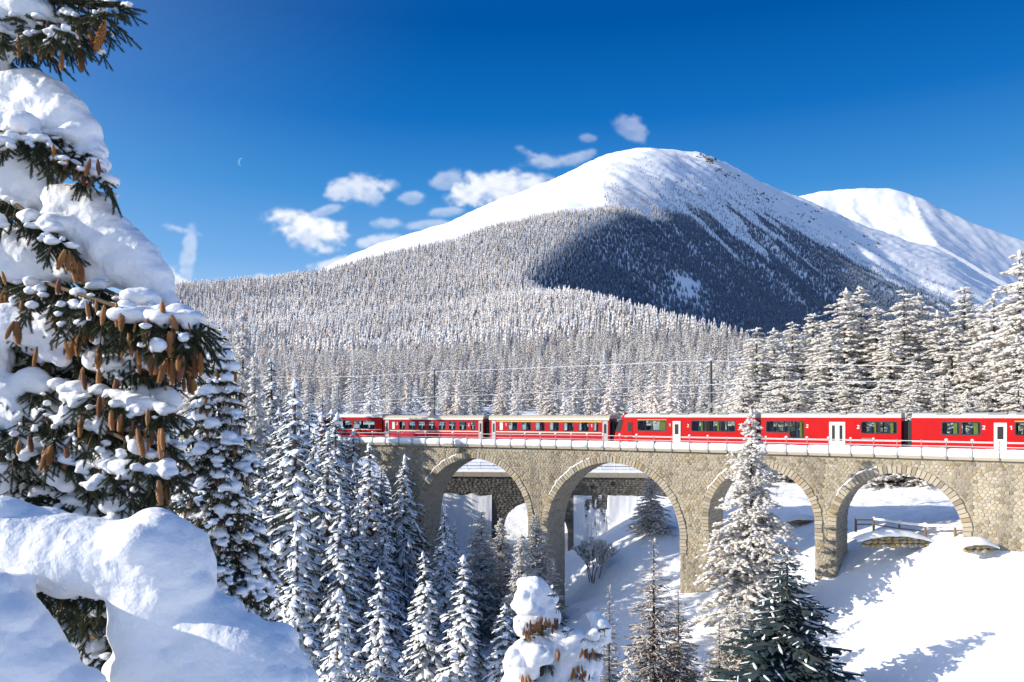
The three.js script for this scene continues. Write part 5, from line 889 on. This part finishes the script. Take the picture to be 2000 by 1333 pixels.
// ---------------------------------------------------------------- the second stone bridge seen through the arches, its lower face plastered with blown snow
{
  const Zw = 121, b0 = at(845, 935, Zw), b1 = at(1290, 928, 118), dx = b1.x - b0.x, dz = b1.z - b0.z, L = Math.hypot(dx, dz), turn = Math.atan2(-dz, dx);
  const cx = (b0.x + b1.x) / 2, cz = (b0.z + b1.z) / 2, G = thing('stone_bridge', 'grey stone road bridge behind the viaduct, seen through its arches, snow plastered below', 'bridge', [cx, -10, cz], turn);
  const lx = (px) => { const u = (px - CX) / F; let a = -L, b = L; for (let k = 0; k < 40; k++) { const m = (a + b) / 2, X = cx + Math.cos(turn) * m, Z = -(cz - Math.sin(turn) * m); if (X / Z < u) a = m; else b = m; } return (a + b) / 2; };
  const ly = (px, py) => { const m = lx(px), Z = -(cz - Math.sin(turn) * m); return (HY - py) / F * Z + 10; };
  const topY = ly(1000, 932), A = { c: lx(1043), r: lx(1109) - lx(1043), y: ly(1043, 984) };   // the arch
  A.ys = A.y - A.r * 0.95;
  const x0 = -L / 2 - 4, x1 = L / 2 + 6, s = new THREE.Shape(); s.moveTo(x0, -24); s.lineTo(A.c - A.r, -24); s.lineTo(A.c - A.r, A.ys); s.absarc(A.c, A.ys, A.r, Math.PI, 0, true); s.lineTo(A.c + A.r, -24); s.lineTo(x1, -24); s.lineTo(x1, topY); s.lineTo(x0, topY); s.closePath();
  const bg = new THREE.ExtrudeGeometry(s, { depth: 6, bevelEnabled: false, curveSegments: 24 }); bg.translate(0, 0, -6); part('masonry', bg, M.greyStone, G);
  // coursed face stones on the parapet wall and the pier
  const R = rng(8), f = new GB(), inside = (x, y) => Math.abs(x - A.c) < A.r + 0.1 && (y < A.ys || Math.hypot(x - A.c, y - A.ys) < A.r + 0.15);
  const snowLow = (x) => ly(1000, 967) + (fbm(x * 0.7, 3, 0, 3) - 0.5) * 0.8;
  const pierL = lx(962), stoneP = (x, y) => y > snowLow(x) || (x > pierL && x < A.c + A.r + 0.2 && y > -24) || (x > lx(1140) && x < lx(1186) && fbm(x * 0.9, y * 0.5, 2, 3) > 0.46 + Math.max(0, (snowLow(x) - y)) * 0.012) || (x > lx(948) && x <= pierL && y > snowLow(x) - 1.6);
  for (let y = -14; y < topY - 0.3; y += 0.34) for (let x = x0; x < x1; x += 0.45 + 0.35 * R()) {
    if (inside(x, y) || !stoneP(x, y)) continue; const w = 0.3 + 0.2 * R(), h = 0.26, d = 0.06 + 0.1 * R(), t = 0.55 + 0.8 * R(); f.col = [0.17 * t, 0.155 * t, 0.125 * t];
    const X = x + (R() - 0.5) * 0.1, Y = y + (R() - 0.5) * 0.06; f.quad([X, Y, d], [X + w, Y, d], [X + w, Y + h, d], [X, Y + h, d]); f.quad([X, Y + h, d], [X + w, Y + h, d], [X + w, Y + h, 0], [X, Y + h, 0]); f.quad([X + w, Y, d], [X + w, Y, 0], [X + w, Y + h, 0], [X + w, Y + h, d]); f.quad([X, Y, 0], [X, Y, d], [X, Y + h, d], [X, Y + h, 0]);
  }
  part('face_stones', f.geo(null, false, true), M.stone, G, STUFF);
  // snow blown against the wall, in upright ribs
  const ribs = (xa, xb, drop) => { const g = new GB(), n = Math.round((xb - xa) / 0.14), m = 12; for (let i = 0; i <= n; i++) { const x = lerp(xa, xb, i / n), top = snowLow(x) - 0.05, rib = fbm(x * 2.1, 4, 0, 4) * 0.16; for (let j = 0; j <= m; j++) { const v = j / m, lump_ = (fbm(x * 0.9, v * 5, 6, 4) - 0.5) * 0.5 * sstep(0, 0.1, v), hole = stoneP(x, lerp(top, -15, v)) && x > lx(1120) ? -0.3 : 0; g.v(x, lerp(top, -15, v) - (j === 0 ? 0 : (fbm(x * 1.5, v * 9) - 0.5) * 0.1), 0.14 + lump_ * 0.4 + rib * (0.6 + 0.4 * v) + v * drop + hole, x, v * 8); } } for (let i = 0; i < n; i++) for (let j = 0; j < m; j++) { const a = i * (m + 1) + j; g.q(a + 1, a + m + 2, a + m + 1, a); } return g.geo(); };
  part('snow_plaster', ribs(x0, pierL - 0.1, 0.7), M.snow, G); part('snow_plaster', ribs(A.c + A.r + 0.9, x1, 0.7), M.snow, G);
  // coping, deck snow and railing
  for (let x = x0; x < x1; x += 3) part('coping_slab', bx(x + 0.02, x + 2.98, topY, topY + 0.75, -0.5, 0.3, 0.03), M.concrete, G);
  const d = new GB(), nd = 60; for (let i = 0; i <= nd; i++) { const x = lerp(x0, x1, i / nd); [[0.28, 0.751], [0.2, 1.0], [-0.2, 1.15], [-2, 1.3], [-6, 1.6], [-14, 2.4], [-30, 5]].forEach(([z, y], q) => d.v(x, topY + y + (q ? (fbm(x * 0.8, q * 2.1, 1, 3) - 0.5) * 0.25 : 0), z, x, z)); } for (let i = 0; i < nd; i++) for (let q = 0; q < 6; q++) { const a = i * 7 + q; d.q(a, a + 7, a + 8, a + 1); }
  part('snow_cover', d.geo(), M.snow, G);
  const ps = new THREE.CylinderGeometry(0.07, 0.09, 1.5, 6); for (let x = x0 + 1; x < x1; x += 2.1) { const p = part('railing_post', ps, M.snow, G); p.position.set(x, topY + 1.6, -0.4); p.rotation.x = 0.15; }
  for (const y of [2.2, 1.7]) { const g = new THREE.CylinderGeometry(0.06, 0.06, x1 - x0, 6); g.rotateZ(Math.PI / 2); const r = part('railing_bar', g, y > 2 ? M.snow : M.wood, G); r.position.set((x0 + x1) / 2, topY + y, -0.35); }
  for (const [px, py] of [[1156, 951], [1196, 945]]) { const p = part('drain_opening', bx(-0.28, 0.28, -0.25, 0.25, 0, 0.2, 0.02), M.black, G); p.position.set(lx(px), ly(px, py), 0.02); }
}
// ---------------------------------------------------------------- rail fence on the right below the viaduct, and remnants of dry stone wall in the snow
{
  const pts = [[1672, 1016, 76.5], [1707, 1016, 75.5], [1757, 1024, 74], [1808, 1029, 72.6], [1866, 1030, 71], [1942, 1041, 68.6], [2030, 1052, 66]].map(([px, py, Z]) => { const p = at(px, py, Z); return V(p.x, Math.max(p.y, groundH(p.x, Z) + 0.65), p.z); });
  const p0 = pts[0], G = thing('rail_fence', 'low wooden rail fence capped with snow under the rightmost arch', 'fence', [p0.x, p0.y, p0.z]), r = (v) => v.clone().sub(p0);
  pts.forEach((p, i) => { part('post', rod(r(p).add(V(0, -1.2, 0)), r(p).add(V(0, 0.18, 0)), 0.12, 0.1, 7), M.wood, G); const c = new THREE.SphereGeometry(0.2, 9, 6); c.scale(1.2, 0.7, 1.2); const m = part('snow_cap', c, M.snow, G); m.position.copy(r(p)).add(V(0, 0.24, 0)); });
  for (let i = 0; i < pts.length - 1; i++) { const a = r(pts[i]), b = r(pts[i + 1]); part('rail', rod(a, b, 0.06, 0.06, 7), M.wood, G); part('rail', rod(a.clone().add(V(0, -0.45, 0)), b.clone().add(V(0, -0.45, 0)), 0.06, 0.06, 6), M.wood, G); { const s = new THREE.TubeGeometry(new THREE.CatmullRomCurve3([a, a.clone().lerp(b, 0.3).add(V(0, 0.02, 0)), a.clone().lerp(b, 0.7).add(V(0, 0.03, 0)), b].map((v) => v.clone().add(V(0, 0.09, 0.02)))), 16, i ? 0.15 : 0.07, 6); part('snow_on_rail', s, M.snow, G); } }
}
function wallBit(label, px0, px1, py, Z, rows, seed, name = 'dry_stone_wall') {
  const a = at(px0, py, Z), b = at(px1, py + 2, Z), L = b.x - a.x, gy = Math.max(a.y - 0.2, groundH((a.x + b.x) / 2, Z) - 0.15), R = rng(seed), G = thing(name, label, 'wall', [(a.x + b.x) / 2, gy, -Z]);
  const mats = [0, 1, 2].map((k) => std({ color: rgb(...[[0.34, 0.25, 0.12], [0.26, 0.22, 0.15], [0.3, 0.27, 0.22]][k]), roughness: 1, bumpMap: rep(bumpTex, 2), bumpScale: 0.04 }));
  const shapes = [0, 1, 2, 3].map((k) => { const g = new THREE.IcosahedronGeometry(0.5, 1), p = g.attributes.position; for (let i = 0; i < p.count; i++) { const v = V(p.getX(i), p.getY(i), p.getZ(i)), q = 0.8 + 0.4 * vnoise(v.x * 2 + k * 9, v.y * 2, v.z * 2); p.setXYZ(i, Math.sign(v.x) * Math.min(Math.abs(v.x) * q, 0.42), Math.sign(v.y) * Math.min(Math.abs(v.y) * q, 0.4), Math.sign(v.z) * Math.min(Math.abs(v.z) * q, 0.42)); } g.computeVertexNormals(); return g; });
  for (let j = 0; j < rows; j++) for (let x = -L / 2 + j * 0.1; x < L / 2 - j * 0.15; ) { const w = 0.4 + 0.35 * R(); const m = part('stone', shapes[Math.floor(R() * 4)], mats[Math.floor(R() * 3)], G); m.position.set(x + w / 2, 0.22 + j * 0.36, (R() - 0.5) * 0.2); m.scale.set(w * 1.25, 0.46, 0.6 + 0.3 * R()); m.rotation.set(R() * 0.3, R() * 0.4, (R() - 0.5) * 0.2); x += w; }
  const g = new GB(), n = 18; for (let i = 0; i <= n; i++) { const x = lerp(-L / 2 - 0.6, L / 2 + 0.6, i / n), e = Math.sin(Math.PI * i / n); [[0.55, 0.0], [0.62, 0.2], [0.45, 0.42], [0, 0.55], [-0.8, 0.5], [-2.2, 0.1]].forEach(([z, y], q) => g.v(x, 0.2 + rows * 0.36 * (0.45 + 0.55 * e) - 0.12 + y * (0.4 + 0.6 * e) + (fbm(x * 1.3, q) - 0.5) * 0.15, z * (0.5 + 0.5 * e), x, z)); } for (let i = 0; i < n; i++) for (let q = 0; q < 5; q++) { const A = i * 6 + q; g.q(A, A + 6, A + 7, A + 1); }
  part('snow_cap', g.geo(), M.snow, G);
}
wallBit('long remnant of brown dry stone wall poking out of the snow near the fence', 1684, 1808, 1066, 72, 3, 3);
wallBit('short remnant of dry stone wall in the snow at the right', 1884, 1936, 1076, 66.5, 2, 4);
wallBit('dark low stone wall in the snow behind the fourth arch', 1536, 1600, 1034, 92, 2, 6);
// ---------------------------------------------------------------- overhead line: two masts and the snow coated wires
{
  const mast = (px, topPy, n, label, thick) => {
    const t = tOf(px, n), p = line3(t, TOPY, n), top = yOf(px, topPy, n), h = top - TOPY, G = thing('catenary_mast', label, 'mast', p, -onLine(t).a);
    part('pole', rod(V(0, 0, 0), V(0, h, 0), thick, thick * 0.75, 8), M.pole, G); const c = new THREE.SphereGeometry(thick * 1.3, 8, 6); c.scale(1.3, 0.6, 1.3); part('snow_cap', c, M.snow, G).position.y = h + 0.05;
    part('bracket', rod(V(0, h * 0.82, 0), V(0, h * 0.9, 2.4), 0.05, 0.04, 6), M.steel, G); part('bracket', rod(V(0, h * 0.62, 0), V(0, h * 0.72, 2.4), 0.05, 0.04, 6), M.steel, G);
    part('insulator', rod(V(-0.5, h - 0.5, 0), V(0.5, h - 0.5, 0), 0.06, 0.06, 6), M.snow, G); const q = part('signal_box', bx(-0.22, 0.22, h * 0.5 - 0.3, h * 0.5 + 0.3, 0.1, 0.4), M.roofKit, G); return G;
  };
  mast(848, 722, -4.7, 'thin catenary mast behind the older coaches', 0.13);
  mast(1389, 704, -4.7, 'stout catenary mast with snow cap behind the modern railcar', 0.2);
  const wire = (label, pts, n, r) => {
    const P = pts.map(([px, py]) => { const t = tOf(px, n); return V(...line3(t, yOf(px, py, n), n)); }), b = P[0], G = thing('overhead_wire', label, 'wire', [b.x, b.y, b.z]);
    const c = new THREE.CatmullRomCurve3(P.map((p) => p.clone().sub(b))); part('cable', new THREE.TubeGeometry(c, 120, r * 0.6, 5), M.steel, G); const c2 = new THREE.CatmullRomCurve3(P.map((p) => p.clone().sub(b).add(V(0, r * 0.8, 0)))); part('snow_coat', new THREE.TubeGeometry(c2, 120, r, 6), M.snow, G);
  };
  wire('topmost snow coated wire above the train', [[480, 735], [600, 738], [720, 735], [848, 727], [980, 722], [1180, 714], [1389, 706], [1560, 712], [1800, 716]], -4.7, 0.03);
  wire('middle snow coated wire above the train', [[600, 790], [720, 784], [848, 776], [1000, 770], [1200, 759], [1389, 752], [1560, 747], [1850, 745]], -2.6, 0.024);
  wire('lowest snow coated wire close above the train roofs', [[600, 795], [720, 789], [848, 784], [1000, 782], [1200, 774], [1389, 768], [1560, 764], [1850, 760]], -2.5, 0.018);
}
// ---------------------------------------------------------------- a frosted bare bush under the second full arch
{
  const Z = 97, p = at(1160, 1143, Z), gy = groundH(p.x, Z), R = rng(55), G = thing('frosted_bush', 'frosted bare bush with dark stems in the snow under the second full arch', 'bush', [p.x, gy, p.z]);
  const wood = [], frost = new GB(); const H_ = (HY - 1040) / F * Z - gy;
  const grow = (a, d, len, r, lv) => { const b = a.clone().addScaledVector(d, len); if (lv < 3) wood.push(rod(a, b, r, r * 0.7, 5)); lump(frost, [a.x, a.y + r * 0.5, a.z], [b.x, b.y + r * 0.5, b.z], lv < 2 ? r * 0.8 : 0.09 + 0.07 * R(), 0.9, R); if (lv >= 5) return; const n = lv < 1 ? 3 : 3; for (let k = 0; k < n; k++) { const e = d.clone().add(V((R() - 0.5) * 1.5, (R() - 0.25) * 0.6, (R() - 0.5) * 1.5)).normalize(); grow(b.clone().lerp(a, R() * 0.3), e, len * (0.62 + 0.25 * R()), r * 0.6, lv + 1); } };
  for (let k = 0; k < 5; k++) grow(V((R() - 0.5) * 1.6, 0, (R() - 0.5)), V((R() - 0.5) * 0.7, 1, (R() - 0.5) * 0.7).normalize(), H_ * 0.27, 0.09, 0);
  part('stems', mergeGeometries(wood), M.larchDark, G, STUFF); part('frost', frost.geo(), M.frost, G, STUFF);
}
// ---------------------------------------------------------------- the pale crescent moon
{
  const D = 14000, p = at(473, 317, D), s = new THREE.Shape(), r = 8.5 / F * D; s.absarc(0, 0, r, Math.PI * 0.5, Math.PI * 1.5, false); s.absarc(r * 0.55, 0, Math.hypot(r, r * 0.55), Math.PI + Math.atan2(r, r * 0.55), Math.PI - Math.atan2(r, r * 0.55), true);
  const g = new THREE.ExtrudeGeometry(s, { depth: 10, bevelEnabled: false, curveSegments: 24 }), m = new THREE.Mesh(g, std({ color: rgb(0, 0, 0), emissive: rgb(0.13, 0.33, 0.6), roughness: 1 })); m.name = 'moon'; m.position.copy(p); m.rotation.z = -0.15; scene.add(m); tag(m, 'faint crescent moon in the blue sky at the upper left', 'moon');
}

const renderer = new THREE.WebGLRenderer({ antialias: true });
renderer.setSize(W, H);
renderer.toneMapping = THREE.LinearToneMapping;
renderer.toneMappingExposure = EXPOSURE;
renderer.shadowMap.enabled = true;
renderer.render(scene, camera);
